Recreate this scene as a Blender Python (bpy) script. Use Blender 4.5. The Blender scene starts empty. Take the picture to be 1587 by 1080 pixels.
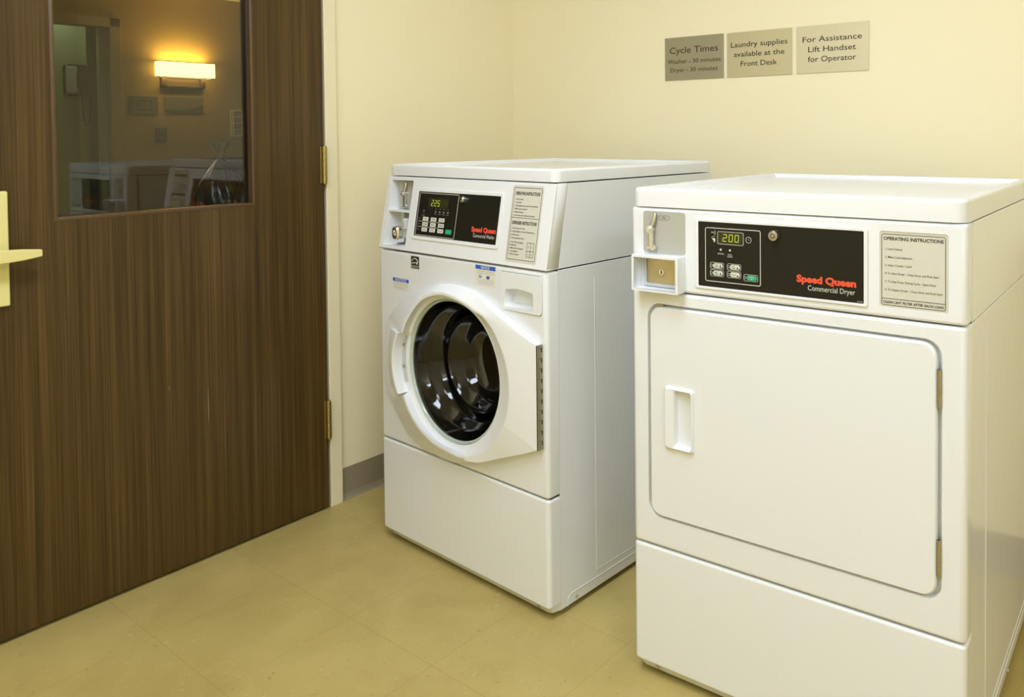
import bpy, bmesh, math, random
from mathutils import Vector, Matrix
random.seed(7)
scene = bpy.context.scene
COL = scene.collection
pi = math.pi

# ------------------------------------------------------------------ camera
CAM = dict(f=1242.815, cx=1023.238, cy=238.779, pitch=-0.025426, roll=-0.0061309, yaw=0.619159,
           loc=(2.293341, -2.226739, 1.158107))
def make_camera():
    sy, cy = math.sin(CAM['yaw']), math.cos(CAM['yaw'])
    fw = Vector((-sy, cy, 0)); rt = Vector((cy, sy, 0)); up = Vector((0, 0, 1))
    a = CAM['pitch']; fw2 = fw*math.cos(a)+up*math.sin(a); up2 = up*math.cos(a)-fw*math.sin(a)
    r = CAM['roll']; rt3 = rt*math.cos(r)+up2*math.sin(r); up3 = up2*math.cos(r)-rt*math.sin(r)
    cd = bpy.data.cameras.new('camera'); co = bpy.data.objects.new('camera', cd); COL.objects.link(co)
    M = Matrix((rt3, up3, -fw2)).transposed().to_4x4(); M.translation = Vector(CAM['loc'])
    co.matrix_world = M
    cd.sensor_width = 36.0; cd.sensor_fit = 'HORIZONTAL'
    cd.lens = CAM['f']/1587*36.0
    cd.shift_x = (793.5-CAM['cx'])/1587; cd.shift_y = -(540-CAM['cy'])/1587
    cd.clip_start = 0.02; cd.clip_end = 60
    scene.camera = co
make_camera()

# ------------------------------------------------------------------ world, exposure
w = bpy.data.worlds.new('world'); scene.world = w; w.use_nodes = True
w.node_tree.nodes['Background'].inputs[0].default_value = (1.0, .93, .78, 1)
w.node_tree.nodes['Background'].inputs[1].default_value = 0.05
scene.view_settings.view_transform = 'Standard'
scene.view_settings.look = 'None'
scene.view_settings.gamma = 1
scene.view_settings.use_curve_mapping = False
scene.view_settings.exposure = 0.05
scene.cycles.max_bounces = 10
scene.cycles.diffuse_bounces = 6
scene.cycles.glossy_bounces = 5
scene.cycles.transparent_max_bounces = 10
scene.cycles.caustics_reflective = False
scene.cycles.caustics_refractive = False
scene.cycles.sample_clamp_indirect = 6

def area_light(name, loc, rot, sx, sy, power, color):
    l = bpy.data.lights.new(name, 'AREA'); l.shape = 'RECTANGLE'; l.size = sx; l.size_y = sy
    l.energy = power; l.color = color
    o = bpy.data.objects.new(name, l); COL.objects.link(o); o.location = loc; o.rotation_euler = rot
    return o
CEIL = 2.55
ROOM_LIGHTS = [(1.42, -1.85), (1.60, -3.3), (3.85, -2.5)]  # last one is an added unseen lamp, brightening the machines' right sides
WARM = (.875, 1.0, 1.29)
for i, (lx, ly) in enumerate(ROOM_LIGHTS):
    area_light('fixture_light', (lx, ly, CEIL-.035), (0, 0, 0), .54, 1.14, (26.5, 9, 27)[i], WARM)
area_light('lobby_fill_light', (-2.6, -1.2, 2.27), (0, 0, 0), .3, .3, 5, (1.0, .85, .55))  # added lamp with no fixture, lifts the lobby's brightness
area_light('side_room_light', (-4.9, 0.1, 2.25), (0, 0, 0),   .2, .2, .8, (.85, 1.0, .75))

# ------------------------------------------------------------------ materials
def srgb(r, g, b):
    f = lambda c: (c/255/12.92) if c/255 <= .04045 else ((c/255+.055)/1.055)**2.4
    return (f(r), f(g), f(b), 1)
def mat(name, col, rough=.5, metal=0., spec=.5, emit=None, es=0., coat=0., bump=None, colvar=None):
    m = bpy.data.materials.new(name); m.use_nodes = True
    nt = m.node_tree; b = nt.nodes['Principled BSDF']
    b.inputs['Base Color'].default_value = col
    b.inputs['Roughness'].default_value = rough
    b.inputs['Metallic'].default_value = metal
    b.inputs['Specular IOR Level'].default_value = spec
    b.inputs['Coat Weight'].default_value = coat
    b.inputs['Coat Roughness'].default_value = .08
    if emit:
        b.inputs['Emission Color'].default_value = emit; b.inputs['Emission Strength'].default_value = es
    if bump or colvar:
        tc = nt.nodes.new('ShaderNodeTexCoord')
    if bump:
        sc, st, di = bump
        n = nt.nodes.new('ShaderNodeTexNoise'); n.inputs['Scale'].default_value = sc; n.inputs['Detail'].default_value = 3
        nt.links.new(tc.outputs['Object'], n.inputs['Vector'])
        bp = nt.nodes.new('ShaderNodeBump'); bp.inputs['Strength'].default_value = st; bp.inputs['Distance'].default_value = di
        nt.links.new(n.outputs['Fac'], bp.inputs['Height']); nt.links.new(bp.outputs['Normal'], b.inputs['Normal'])
    if colvar:
        sc, amt = colvar
        n = nt.nodes.new('ShaderNodeTexNoise'); n.inputs['Scale'].default_value = sc; n.inputs['Detail'].default_value = 4
        nt.links.new(tc.outputs['Object'], n.inputs['Vector'])
        mr = nt.nodes.new('ShaderNodeMapRange'); mr.inputs[3].default_value = 1-amt; mr.inputs[4].default_value = 1+amt
        nt.links.new(n.outputs['Fac'], mr.inputs[0])
        mx = nt.nodes.new('ShaderNodeMix'); mx.data_type = 'RGBA'; mx.blend_type = 'MULTIPLY'; mx.inputs[0].default_value = 1
        mx.inputs[6].default_value = col
        nt.links.new(mr.outputs[0], mx.inputs[7]); nt.links.new(mx.outputs[2], b.inputs['Base Color'])
    return m

M_WALL = mat('cream_paint', (.87, .80, .565, 1), .55, spec=.3, bump=(260, .05, .001), colvar=(1.2, .02))
M_CEIL = mat('ceiling_paint', (.86, .84, .76, 1), .8)
M_CASING = mat('casing_paint', (.80, .74, .52, 1), .35, bump=(120, .04, .001))
M_BASE = mat('vinyl_baseboard', (.27, .235, .16, 1), .4, colvar=(9, .06))
M_ENAMEL = mat('white_enamel', (.77, .795, .82, 1), .2, spec=.5, coat=.25, bump=(420, .02, .0005))
M_PLASTIC = mat('white_plastic', (.78, .805, .83, 1), .26, spec=.5, bump=(600, .02, .0004))
M_POCKET = mat('white_inner_plastic', (.80, .82, .82, 1), .4)
M_GAPRUBBER = mat('shadow_gap_rubber', (.03, .028, .02, 1), .7)
M_BLACK = mat('black_panel', (.012, .0108, .0075, 1), .3, spec=.3, bump=(900, .03, .0003))
M_GREYPLATE = mat('grey_label_plate', (.47, .47, .43, 1), .42, metal=.2)
M_LABEL = mat('pale_label', (.62, .61, .53, 1), .5)
M_WHITEINK = mat('white_ink', (.62, .62, .56, 1), .5)
M_DIMINK = mat('grey_ink', (.22, .22, .19, 1), .5)
M_DARKINK = mat('olive_black_ink', (.035, .033, .016, 1), .5)
M_RED = mat('red_orange_ink', (.78, .085, .035, 1), .45)
M_GREEN = mat('green_button', (.02, .42, .22, 1), .4)
M_BUTTON = mat('pale_button', (.66, .66, .60, 1), .4)
M_DISPLAY = mat('display_window', (.03, .032, .008, 1), .25)
M_DIGIT = mat('lit_digit', (.3, .35, .02, 1), .4, emit=(.52, .57, .09, 1), es=.62)
M_CHROME = mat('chrome', (.84, .84, .80, 1), .2, metal=1)
M_STEEL = mat('stainless_steel', (.55, .53, .48, 1), .28, metal=1)
M_DRUM = mat('drum_steel', (.16, .15, .13, 1), .38, metal=1)
M_BRASS = mat('brass', (.46, .38, .17, 1), .30, metal=1, bump=(90, .08, .001))
M_BRASSPLATE = mat('aged_brass_plate', (.56, .49, .30, 1), .38, metal=.9, colvar=(40, .18))
M_HINGE = mat('nickel_hinge', (.43, .40, .28, 1), .35, metal=.85, colvar=(60, .12))
M_BLUE = mat('blue_ink', (.035, .12, .52, 1), .45)
M_STICKER = mat('white_sticker', (.74, .74, .68, 1), .5)
M_HANDLE = mat('cream_yellow_plastic', (.74, .68, .28, 1), .35, spec=.5)
M_GREYSTRIP = mat('grey_strip', (.50, .53, .54, 1), .45)
M_GLASSRIM = mat('clear_glass_rim', (.50, .58, .50, 1), .12, spec=.8, coat=.5)
M_SIGNTXT = mat('engraved_black', (.045, .043, .02, 1), .6)
M_LOBBYWALL = mat('gold_wallcover', (.46, .31, .08, 1), .7, colvar=(3, .05), bump=(150, .1, .001))
M_LOBBYTRIM = mat('tan_door_casing', (.50, .40, .24, 1), .5)
M_PALEGREEN = mat('pale_green_paint', (.42, .47, .30, 1), .6)
M_DARKMETAL = mat('bronze_metal', (.10, .065, .03, 1), .4, metal=.6)
M_LOBBYSIGN = mat('dull_sign_plate', (.28, .26, .17, 1), .4, metal=.5)
M_LOBBYSIGN2 = mat('dark_sign_band', (.12, .11, .08, 1), .4, metal=.3)
M_PHONE = mat('phone_black', (.008, .006, .005, 1), .4)
M_PHONEGREY = mat('phone_grey', (.62, .62, .66, 1), .4)
M_WIRE = mat('white_coated_wire', (.80, .78, .66, 1), .4)
M_SHADE = mat('glowing_shade', (.9, .7, .35, 1), .6, emit=(1.0, .74, .26, 1), es=3.2)
M_DIFFUSER = mat('light_diffuser', (.9, .9, .85, 1), .5, emit=(1.0, .955, .81, 1), es=3.0)
M_TABLE = mat('dark_table_wood', (.06, .035, .018, 1), .4, colvar=(8, .2))
M_CLOTH = mat('dark_bag_contents', (.03, .03, .035, 1), .8, bump=(40, .5, .01))
M_COUNTER = mat('grey_laminate', (.28, .29, .27, 1), .5)

M_SCRATCH = mat('pale_scratch', (.30, .22, .13, 1), .6)
def wood_mat():
    m = bpy.data.materials.new('dark_wood_laminate'); m.use_nodes = True
    nt = m.node_tree; N = nt.nodes; L = nt.links; b = N['Principled BSDF']
    tc = N.new('ShaderNodeTexCoord')
    def noise(scale, sy, detail, rough):
        mp = N.new('ShaderNodeMapping'); mp.inputs['Scale'].default_value = (sy, sy, scale)
        L.new(tc.outputs['Object'], mp.inputs['Vector'])
        n = N.new('ShaderNodeTexNoise'); n.inputs['Scale'].default_value = 1; n.inputs['Detail'].default_value = detail
        n.inputs['Roughness'].default_value = rough
        L.new(mp.outputs['Vector'], n.inputs['Vector']); return n
    n1 = noise(.5, 60, 3, .6); n2 = noise(2.0, 330, 3, .65); n3 = noise(.4, 9, 2, .5)
    def mul(a, k, bsock):
        x = N.new('ShaderNodeMath'); x.operation = 'MULTIPLY_ADD'; L.new(a, x.inputs[0]); x.inputs[1].default_value = k
        if bsock is None: x.inputs[2].default_value = 0
        else: L.new(bsock, x.inputs[2])
        return x.outputs[0]
    s = mul(n1.outputs['Fac'], .40, None); s = mul(n2.outputs['Fac'], .50, s); s = mul(n3.outputs['Fac'], .10, s)
    cr = N.new('ShaderNodeValToRGB')
    e = cr.color_ramp.elements
    e[0].position = .34; e[0].color = (.022, .0115, .0016, 1)
    e[1].position = .66; e[1].color = (.130, .077, .022, 1)
    x = cr.color_ramp.elements.new(.50); x.color = (.064, .035, .0070, 1)
    L.new(s, cr.inputs[0]); L.new(cr.outputs[0], b.inputs['Base Color'])
    b.inputs['Roughness'].default_value = .38; b.inputs['Specular IOR Level'].default_value = .4
    bp = N.new('ShaderNodeBump'); bp.inputs['Strength'].default_value = .12; bp.inputs['Distance'].default_value = .0006
    L.new(s, bp.inputs['Height']); L.new(bp.outputs['Normal'], b.inputs['Normal'])
    return m
M_WOOD = wood_mat()
M_BEAD = mat('wood_bead', (.095, .053, .023, 1), .32, bump=(200, .1, .0005))
M_BEADDARK = mat('dark_rabbet', (.035, .018, .008, 1), .5)

def brushed(name, col, rough, aniso_scale=(3, 3, 500)):
    m = mat(name, col, rough, metal=.6)
    nt = m.node_tree; N = nt.nodes; L = nt.links; b = N['Principled BSDF']
    tc = N.new('ShaderNodeTexCoord'); mp = N.new('ShaderNodeMapping'); mp.inputs['Scale'].default_value = aniso_scale
    n = N.new('ShaderNodeTexNoise'); n.inputs['Scale'].default_value = 1; n.inputs['Detail'].default_value = 3
    L.new(tc.outputs['Object'], mp.inputs['Vector']); L.new(mp.outputs['Vector'], n.inputs['Vector'])
    bp = N.new('ShaderNodeBump'); bp.inputs['Strength'].default_value = .10; bp.inputs['Distance'].default_value = .0005
    L.new(n.outputs['Fac'], bp.inputs['Height']); L.new(bp.outputs['Normal'], b.inputs['Normal'])
    return m
M_SIGN = [brushed('brushed_plaque_dark_reflection', (.42, .395, .275, 1), .42), brushed('brushed_plaque', (.64, .585, .39, 1), .42),
          brushed('brushed_plaque_bright_reflection', (.70, .66, .48, 1), .42)]  # same brushed metal; differing reflections are painted in as base colour

def floor_mat():
    m = bpy.data.materials.new('vinyl_tile_floor'); m.use_nodes = True
    nt = m.node_tree; N = nt.nodes; L = nt.links; b = N['Principled BSDF']
    tc = N.new('ShaderNodeTexCoord')
    mp = N.new('ShaderNodeMapping'); mp.inputs['Location'].default_value = (-.2722, 1.4225, 0)
    L.new(tc.outputs['Object'], mp.inputs['Vector'])
    br = N.new('ShaderNodeTexBrick'); br.offset = 0; br.squash = 1
    br.inputs['Scale'].default_value = 1; br.inputs['Brick Width'].default_value = .3048; br.inputs['Row Height'].default_value = .3048
    br.inputs['Mortar Size'].default_value = .0006; br.inputs['Mortar Smooth'].default_value = .3
    br.inputs['Color1'].default_value = (.97, .97, .97, 1); br.inputs['Color2'].default_value = (1.02, 1.02, 1.01, 1)
    br.inputs['Mortar'].default_value = (.74, .70, .58, 1)
    L.new(mp.outputs['Vector'], br.inputs['Vector'])
    def noise(sc, d, r=.5, dist=0, vec=None):
        n = N.new('ShaderNodeTexNoise'); n.inputs['Scale'].default_value = sc; n.inputs['Detail'].default_value = d
        n.inputs['Roughness'].default_value = r; n.inputs['Distortion'].default_value = dist
        L.new(vec or tc.outputs['Object'], n.inputs['Vector']); return n
    def ramp(src, stops):
        c = N.new('ShaderNodeValToRGB'); e = c.color_ramp.elements
        e[0].position, e[0].color = stops[0]; e[1].position, e[1].color = stops[1]
        for p, q in stops[2:]:
            k = e.new(p); k.color = q
        L.new(src, c.inputs[0]); return c
    base = ramp(noise(5, 4, .6, .4).outputs['Fac'], [(.3, (.415, .325, .108, 1)), (.7, (.50, .40, .145, 1))])
    # stretched flecks, in two directions
    def flecks(sx, sy, rot, lo, col, prev, seed):
        mp2 = N.new('ShaderNodeMapping'); mp2.inputs['Scale'].default_value = (sx, sy, 1); mp2.inputs['Rotation'].default_value = (0, 0, rot)
        mp2.inputs['Location'].default_value = (seed, seed*.7, 0)
        L.new(tc.outputs['Object'], mp2.inputs['Vector'])
        n = noise(1, 2, .6, 1.0, mp2.outputs['Vector'])
        r = ramp(n.outputs['Fac'], [(lo, (0, 0, 0, 1)), (lo+.07, (1, 1, 1, 1))])
        mx = N.new('ShaderNodeMix'); mx.data_type = 'RGBA'; L.new(r.outputs[0], mx.inputs[0])
        L.new(prev, mx.inputs[6]); mx.inputs[7].default_value = col
        return mx.outputs[2]
    c = base.outputs[0]
    c = flecks(60, 130, .5, .67, (.36, .285, .095, 1), c, 3)
    c = flecks(120, 55, .2, .67, (.56, .485, .23, 1), c, 11)
    c = flecks(110, 60, 1.1, .71, (.24, .185, .06, 1), c, 23)
    mx = N.new('ShaderNodeMix'); mx.data_type = 'RGBA'; mx.blend_type = 'MULTIPLY'; mx.inputs[0].default_value = 1
    L.new(c, mx.inputs[6]); L.new(br.outputs['Color'], mx.inputs[7])
    L.new(mx.outputs[2], b.inputs['Base Color'])
    b.inputs['Roughness'].default_value = .42; b.inputs['Specular IOR Level'].default_value = .35
    n = noise(60, 3)
    bp = N.new('ShaderNodeBump'); bp.inputs['Strength'].default_value = .05; bp.inputs['Distance'].default_value = .001
    L.new(n.outputs['Fac'], bp.inputs['Height']); L.new(bp.outputs['Normal'], b.inputs['Normal'])
    return m
M_FLOOR = floor_mat()
M_LOBBYFLOOR = mat('lobby_carpet', (.12, .08, .04, 1), .9, colvar=(20, .3))

def tinted_glass(name, tint, ior, gloss=.03, refl=(1, 1, 1, 1), boost=1.0, cap=1.0):
    m = bpy.data.materials.new(name); m.use_nodes = True
    nt = m.node_tree; N = nt.nodes; L = nt.links
    N.remove(N['Principled BSDF']); out = N['Material Output']
    t = N.new('ShaderNodeBsdfTransparent'); t.inputs[0].default_value = tint
    g = N.new('ShaderNodeBsdfGlossy'); g.inputs['Roughness'].default_value = gloss; g.inputs['Color'].default_value = refl
    f = N.new('ShaderNodeFresnel'); f.inputs[0].default_value = ior
    mu = N.new('ShaderNodeMath'); mu.operation = 'MULTIPLY'; mu.inputs[1].default_value = boost; mu.use_clamp = True
    L.new(f.outputs[0], mu.inputs[0])
    mn = N.new('ShaderNodeMath'); mn.operation = 'MINIMUM'; mn.inputs[1].default_value = cap; L.new(mu.outputs[0], mn.inputs[0])
    mx = N.new('ShaderNodeMixShader'); L.new(mn.outputs[0], mx.inputs[0]); L.new(t.outputs[0], mx.inputs[1]); L.new(g.outputs[0], mx.inputs[2])
    L.new(mx.outputs[0], out.inputs['Surface'])
    return m
M_WINGLASS = tinted_glass('window_glass', (.93, .95, .90, 1), 1.5, 0.0, boost=1.0)
M_DARKGLASS = tinted_glass('dark_bowl_glass', (.25, .23, .19, 1), 1.5, .07, boost=1.0, cap=.085)
M_BAG = tinted_glass('thin_plastic_film', (.86, .86, .80, 1), 1.6, .25, boost=1.6)

# ------------------------------------------------------------------ mesh helpers
class MB:
    def __init__(s):
        s.bm = bmesh.new(); s.fl = s.bm.faces.layers.int.new('flat')
    def box(s, x0, x1, y0, y1, z0, z1, M=None):
        vs = [s.bm.verts.new(Vector(p)) for p in ((x0,y0,z0),(x1,y0,z0),(x1,y1,z0),(x0,y1,z0),(x0,y0,z1),(x1,y0,z1),(x1,y1,z1),(x0,y1,z1))]
        if M: 
            for v in vs: v.co = M @ v.co
        for f in ((0,3,2,1),(4,5,6,7),(0,1,5,4),(1,2,6,5),(2,3,7,6),(3,0,4,7)):
            s.bm.faces.new([vs[i] for i in f])
        return s
    def loft(s, rings, close=True, cap0=False, cap1=False):
        R = [[s.bm.verts.new(Vector(p)) for p in r] for r in rings]
        n = len(R[0])
        for a, b in zip(R, R[1:]):
            for i in range(n if close else n-1):
                j = (i+1) % n
                try: s.bm.faces.new((a[i], a[j], b[j], b[i]))
                except ValueError: pass
        if cap0: s.bm.faces.new(list(reversed(R[0])))
        if cap1: s.bm.faces.new(R[-1])
        return s
    def prism(s, pts, ext, M=None):
        """pts: 3D polygon, extruded by vector ext"""
        e = Vector(ext)
        return s.loft([pts, [Vector(p)+e for p in pts]], cap0=True, cap1=True)
    def face(s, pts):
        s.bm.faces.new([s.bm.verts.new(Vector(p)) for p in pts]); return s
    def plate(s, outer, holes, ext):
        """flat plate with holes (3D loops) extruded by ext"""
        b = bmesh.new(); e = Vector(ext)
        loops = [outer]+list(holes); eds = []
        for lp in loops:
            vs = [b.verts.new(Vector(p)) for p in lp]
            for i in range(len(vs)): eds.append(b.edges.new((vs[i], vs[(i+1) % len(vs)])))
        bmesh.ops.triangle_fill(b, use_beauty=True, use_dissolve=False, edges=eds)
        base = [[v.co.copy() for v in f.verts] for f in b.faces]; b.free()
        for f in base:
            s.bm.faces.new([s.bm.verts.new(p) for p in f])[s.fl] = 1
            s.bm.faces.new([s.bm.verts.new(p+e) for p in reversed(f)])[s.fl] = 1
        for lp in loops:
            n = len(lp)
            for i in range(n):
                p, q = Vector(lp[i]), Vector(lp[(i+1) % n])
                s.bm.faces.new([s.bm.verts.new(x) for x in (p, q, q+e, p+e)])
        bmesh.ops.remove_doubles(s.bm, verts=s.bm.verts, dist=1e-5)
        return s
    def tube(s, pts, r, n=10, closed=False):
        pts = [Vector(p) for p in pts]; rings = []
        N = len(pts)
        prev = None
        for i, p in enumerate(pts):
            if closed: d = pts[(i+1) % N]-pts[i-1]
            else: d = pts[min(i+1, N-1)]-pts[max(i-1, 0)]
            d.normalize()
            if prev is None:
                a = d.orthogonal().normalized()
            else:
                a = (prev-d*prev.dot(d)).normalized()
            prev = a; b = d.cross(a)
            rr = r[i] if isinstance(r, (list, tuple)) else r
            rings.append([p+(a*math.cos(t*2*pi/n)+b*math.sin(t*2*pi/n))*rr for t in range(n)])
        if closed: rings.append(rings[0])
        s.loft(rings, cap0=not closed, cap1=not closed)
        if closed: bmesh.ops.remove_doubles(s.bm, verts=s.bm.verts, dist=1e-6)
        return s
    def cyl(s, p0, p1, r, n=24, r1=None):
        p0, p1 = Vector(p0), Vector(p1); d = (p1-p0).normalized(); a = d.orthogonal().normalized(); b = d.cross(a)
        r1 = r if r1 is None else r1
        mk = lambda c, q: [c+(a*math.cos(t*2*pi/n)+b*math.sin(t*2*pi/n))*q for t in range(n)]
        return s.loft([mk(p0, r), mk(p1, r1)], cap0=True, cap1=True)
    def sphere(s, c, r, n=12):
        m = Matrix.Translation(Vector(c)) @ Matrix.Diagonal((r, r, r, 1)) if not isinstance(r, (tuple, list)) else Matrix.Translation(Vector(c)) @ Matrix.Diagonal((*r, 1))
        bmesh.ops.create_uvsphere(s.bm, u_segments=n, v_segments=n//2+1, radius=1, matrix=m); return s
    def text(s, body, M, x, y, w=None, h=.01, bold=0., align='L', z=0., lean=0.):
        me, cap = text_mesh(body, bold)
        xs = [v.co.x for v in me.vertices]; x0, x1 = min(xs), max(xs)
        ky = h/cap; kx = (w/(x1-x0)) if w else ky
        W = (x1-x0)*kx
        ox = x-(0 if align == 'L' else W/2 if align == 'C' else W)
        vs = [s.bm.verts.new(M @ Vector((ox+(v.co.x-x0)*kx, y+v.co.y*ky, z))) for v in me.vertices]
        for p in me.polygons:
            try: s.bm.faces.new([vs[i] for i in p.vertices])
            except ValueError: pass
        return s
    def xform(s, M):
        bmesh.ops.transform(s.bm, matrix=M, verts=s.bm.verts); return s
    def build(s, name, m, parent=None, bevel=0., seg=3, smooth=True, fixn=True, ang=35, wn=True):
        if fixn: bmesh.ops.recalc_face_normals(s.bm, faces=s.bm.faces)
        flat = [f[s.fl] for f in s.bm.faces]; isflat = any(flat)
        me = bpy.data.meshes.new(name); s.bm.to_mesh(me); s.bm.free()
        me.materials.append(m)
        o = bpy.data.objects.new(name, me); COL.objects.link(o)
        if parent: o.parent = parent
        if smooth:
            for p, q_ in zip(me.polygons, flat): p.use_smooth = not q_
        if bevel:
            md = o.modifiers.new('bevel', 'BEVEL'); md.width = bevel; md.segments = seg; md.limit_method = 'ANGLE'; md.angle_limit = math.radians(ang)
            md.miter_outer = 'MITER_ARC'
        if smooth and (bevel or wn):
            if not bevel:
                # sharp edges by angle
                b = bmesh.new(); b.from_mesh(me)
                for e in b.edges:
                    if len(e.link_faces) == 2 and e.calc_face_angle(0) > math.radians(ang): e.smooth = False
                b.to_mesh(me); b.free()
            if not isflat: md = o.modifiers.new('wn', 'WEIGHTED_NORMAL'); md.keep_sharp = True
        return o

_tc = {}
def text_mesh(body, bold):
    k = (body, bold)
    if k in _tc: return _tc[k]
    def one(t):
        c = bpy.data.curves.new('t', 'FONT'); c.body = t; c.size = 1; c.offset = bold; c.resolution_u = 3
        o = bpy.data.objects.new('t', c); COL.objects.link(o)
        dg = bpy.context.evaluated_depsgraph_get()
        me = bpy.data.meshes.new_from_object(o.evaluated_get(dg))
        bpy.data.objects.remove(o); bpy.data.curves.remove(c)
        return me
    if ('H', bold) not in _tc:
        mh = one('H'); _tc[('H', bold)] = (mh, max(v.co.y for v in mh.vertices))
    me = one(body); cap = _tc[('H', bold)][1]
    _tc[k] = (me, cap)
    return _tc[k]

def rrect(x0, x1, y0, y1, r, n=6, f=lambda a, b: (a, b, 0)):
    pts = []
    for cx, cy, a0 in ((x1-r, y1-r, 0), (x0+r, y1-r, 90), (x0+r, y0+r, 180), (x1-r, y0+r, 270)):
        for i in range(n+1):
            a = math.radians(a0+90*i/n); pts.append(f(cx+r*math.cos(a), cy+r*math.sin(a)))
    return pts
def circ(cx, cy, r, n, f, r2=None):
    return [f(cx+r*math.cos(2*pi*i/n), cy+(r2 or r)*math.sin(2*pi*i/n)) for i in range(n)]

def empty(name, loc, rz, label, cat, group=None):
    o = bpy.data.objects.new(name, None); COL.objects.link(o); o.location = loc; o.rotation_euler = (0, 0, rz)
    o.empty_display_size = .1
    tag(o, label, cat, group); return o
def tag(o, label, cat, group=None):
    o['label'] = label; o['category'] = cat
    if group: o['group'] = group
    return o
def struct(o): o['kind'] = 'structure'; return o
def lab(o, l): o['label'] = l; return o

# ------------------------------------------------------------------ the room
RX, RY = 4.3, -4.1
LX = -4.60     # far lobby wall
DY0, DY1 = -1.745, -.8165      # door opening along the left wall
FX = .020      # face of door and frame
struct(MB().box(-.12, RX, RY, .0, -.05, 0).build('floor', M_FLOOR, smooth=False))
struct(MB().box(-.12, RX, RY, .0, CEIL, CEIL+.05).build('ceiling', M_CEIL, smooth=False))
struct(MB().box(-.12, RX, 0, .12, 0, CEIL).build('wall_back', M_WALL, smooth=False))
b = MB(); b.box(-.12, 0, DY1+.02, 0, 0, CEIL).box(-.12, 0, RY, DY0-.02, 0, CEIL).box(-.12, 0, DY0-.02, DY1+.02, 2.14, CEIL)
struct(b.build('wall_left', M_WALL, smooth=False))
struct(MB().box(RX, RX+.1, RY, .12, 0, CEIL).build('wall_right', M_WALL, smooth=False))
struct(MB().box(-.12, RX+.1, RY-.1, RY, 0, CEIL).build('wall_front', M_WALL, smooth=False))
# cove baseboards: board with a small flared toe
def baseboard(name, p0, p1, nrm):
    p0, p1, nrm = Vector(p0), Vector(p1), Vector(nrm)
    prof = [(0, .1), (.003, .1), (.0035, .018), (.008, .006), (.014, .0), (0, 0)]
    b = MB(); b.loft([[p+nrm*a+Vector((0, 0, z)) for a, z in prof] for p in (p0, p1)], cap0=True, cap1=True)
    return struct(b.build(name, M_BASE, smooth=False))
baseboard('baseboard_left', (0, -.765, 0), (0, -.0, 0), (1, 0, 0))
baseboard('baseboard_back', (.0, 0, 0), (RX, 0, 0), (0, -1, 0))
baseboard('baseboard_right', (RX, 0, 0), (RX, RY, 0), (-1, 0, 0))
# hollow metal door frame
b = MB()
b.box(-.14, FX, DY1+.004, -.772, 0, 2.15)
b.box(-.14, FX, DY0-.05, DY0-.004, 0, 2.15)
b.box(-.14, FX, DY0-.05, -.772, 2.105, 2.15)
b.box(-.06, -.03, DY1-.012, DY1+.004, 0, 2.11)     # stop behind the door
struct(b.build('trim_1', M_CASING, bevel=.0025))

# ------------------------------------------------------------------ the door
WY0, WY1, WZ0, WZ1 = -1.5090, -1.0415, .967, 1.90     # lite opening
door = bpy.data.objects.new('door_1', None); COL.objects.link(door); door.location = (FX, DY1-.004, 0); struct(door)
def DM(x, y, z): return (x-FX, y-(DY1-.004), z)
yz = lambda x: (lambda a, c: DM(x, a, c))
b = MB(); b.plate([DM(FX-.044, y, z) for y, z in ((DY0+.004, .009), (DY1-.004, .009), (DY1-.004, 2.1), (DY0+.004, 2.1))],
        [[DM(FX-.044, y, z) for y, z in ((WY0, WZ0), (WY1, WZ0), (WY1, WZ1), (WY0, WZ1))]], (.044, 0, 0))
b.build('door_leaf', M_WOOD, door, bevel=.0012, seg=2)
GX = .000
b = MB(); b.box(GX-.006-FX, GX-FX, WY0-(DY1-.004)+.001, WY1-(DY1-.004)-.001, WZ0+.001, WZ1-.001)
lab(b.build('window_glass', M_WINGLASS, door, smooth=False), 'clear glass pane with reflections')
# beads: quarter-round moulding proud of the face, mitred
def bead(xa, xb, wd, m, name, out):
    b = MB(); rings = []
    for (y, z, sy, sz) in ((WY0, WZ0, 1, 1), (WY1, WZ0, -1, 1), (WY1, WZ1, -1, -1), (WY0, WZ1, 1, -1)):
        prof = [(-out, xa), (-out, xb), (-out*.3, xb+.0025), (wd*.45, xb+.001), (wd, xb-.006), (wd, xa)]
        rings.append([DM(x, y+sy*q, z+sz*q) for q, x in prof])
    rings.append(rings[0]); b.loft(rings); bmesh.ops.remove_doubles(b.bm, verts=b.bm.verts, dist=1e-5)
    return b.build(name, m, door, wn=True)
bead(GX, FX+.001, .0015, M_BEAD, 'window_bead', .008)
# rebate lining that runs through the leaf
b = MB()
for (a, c, z0, z1) in ((WY0-.001, WY0+.001, WZ0, WZ1), (WY1-.0018, WY1+.001, WZ0, WZ1)):
    b.box(GX-FX-.026, GX-FX+.001, a-(DY1-.004), c-(DY1-.004), z0, z1)
b.build('window_rebate', M_BEADDARK, door, smooth=False)
# lock escutcheon and lever
def dbox(m, x0, x1, y0, y1, z0, z1): m.box(x0-FX, x1-FX, y0-(DY1-.004), y1-(DY1-.004), z0, z1)
b = MB(); dbox(b, FX, FX+.012, -1.735+.01, -1.606, .775, 1.037)
plate_o = b.build('lock_plate', M_HANDLE, door, bevel=.004, seg=4)
lab(plate_o, 'cream yellow lock plate')
b = MB()
b.cyl(DM(FX+.010, -1.664, .892), DM(FX+.052, -1.664, .892), .012)
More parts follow.
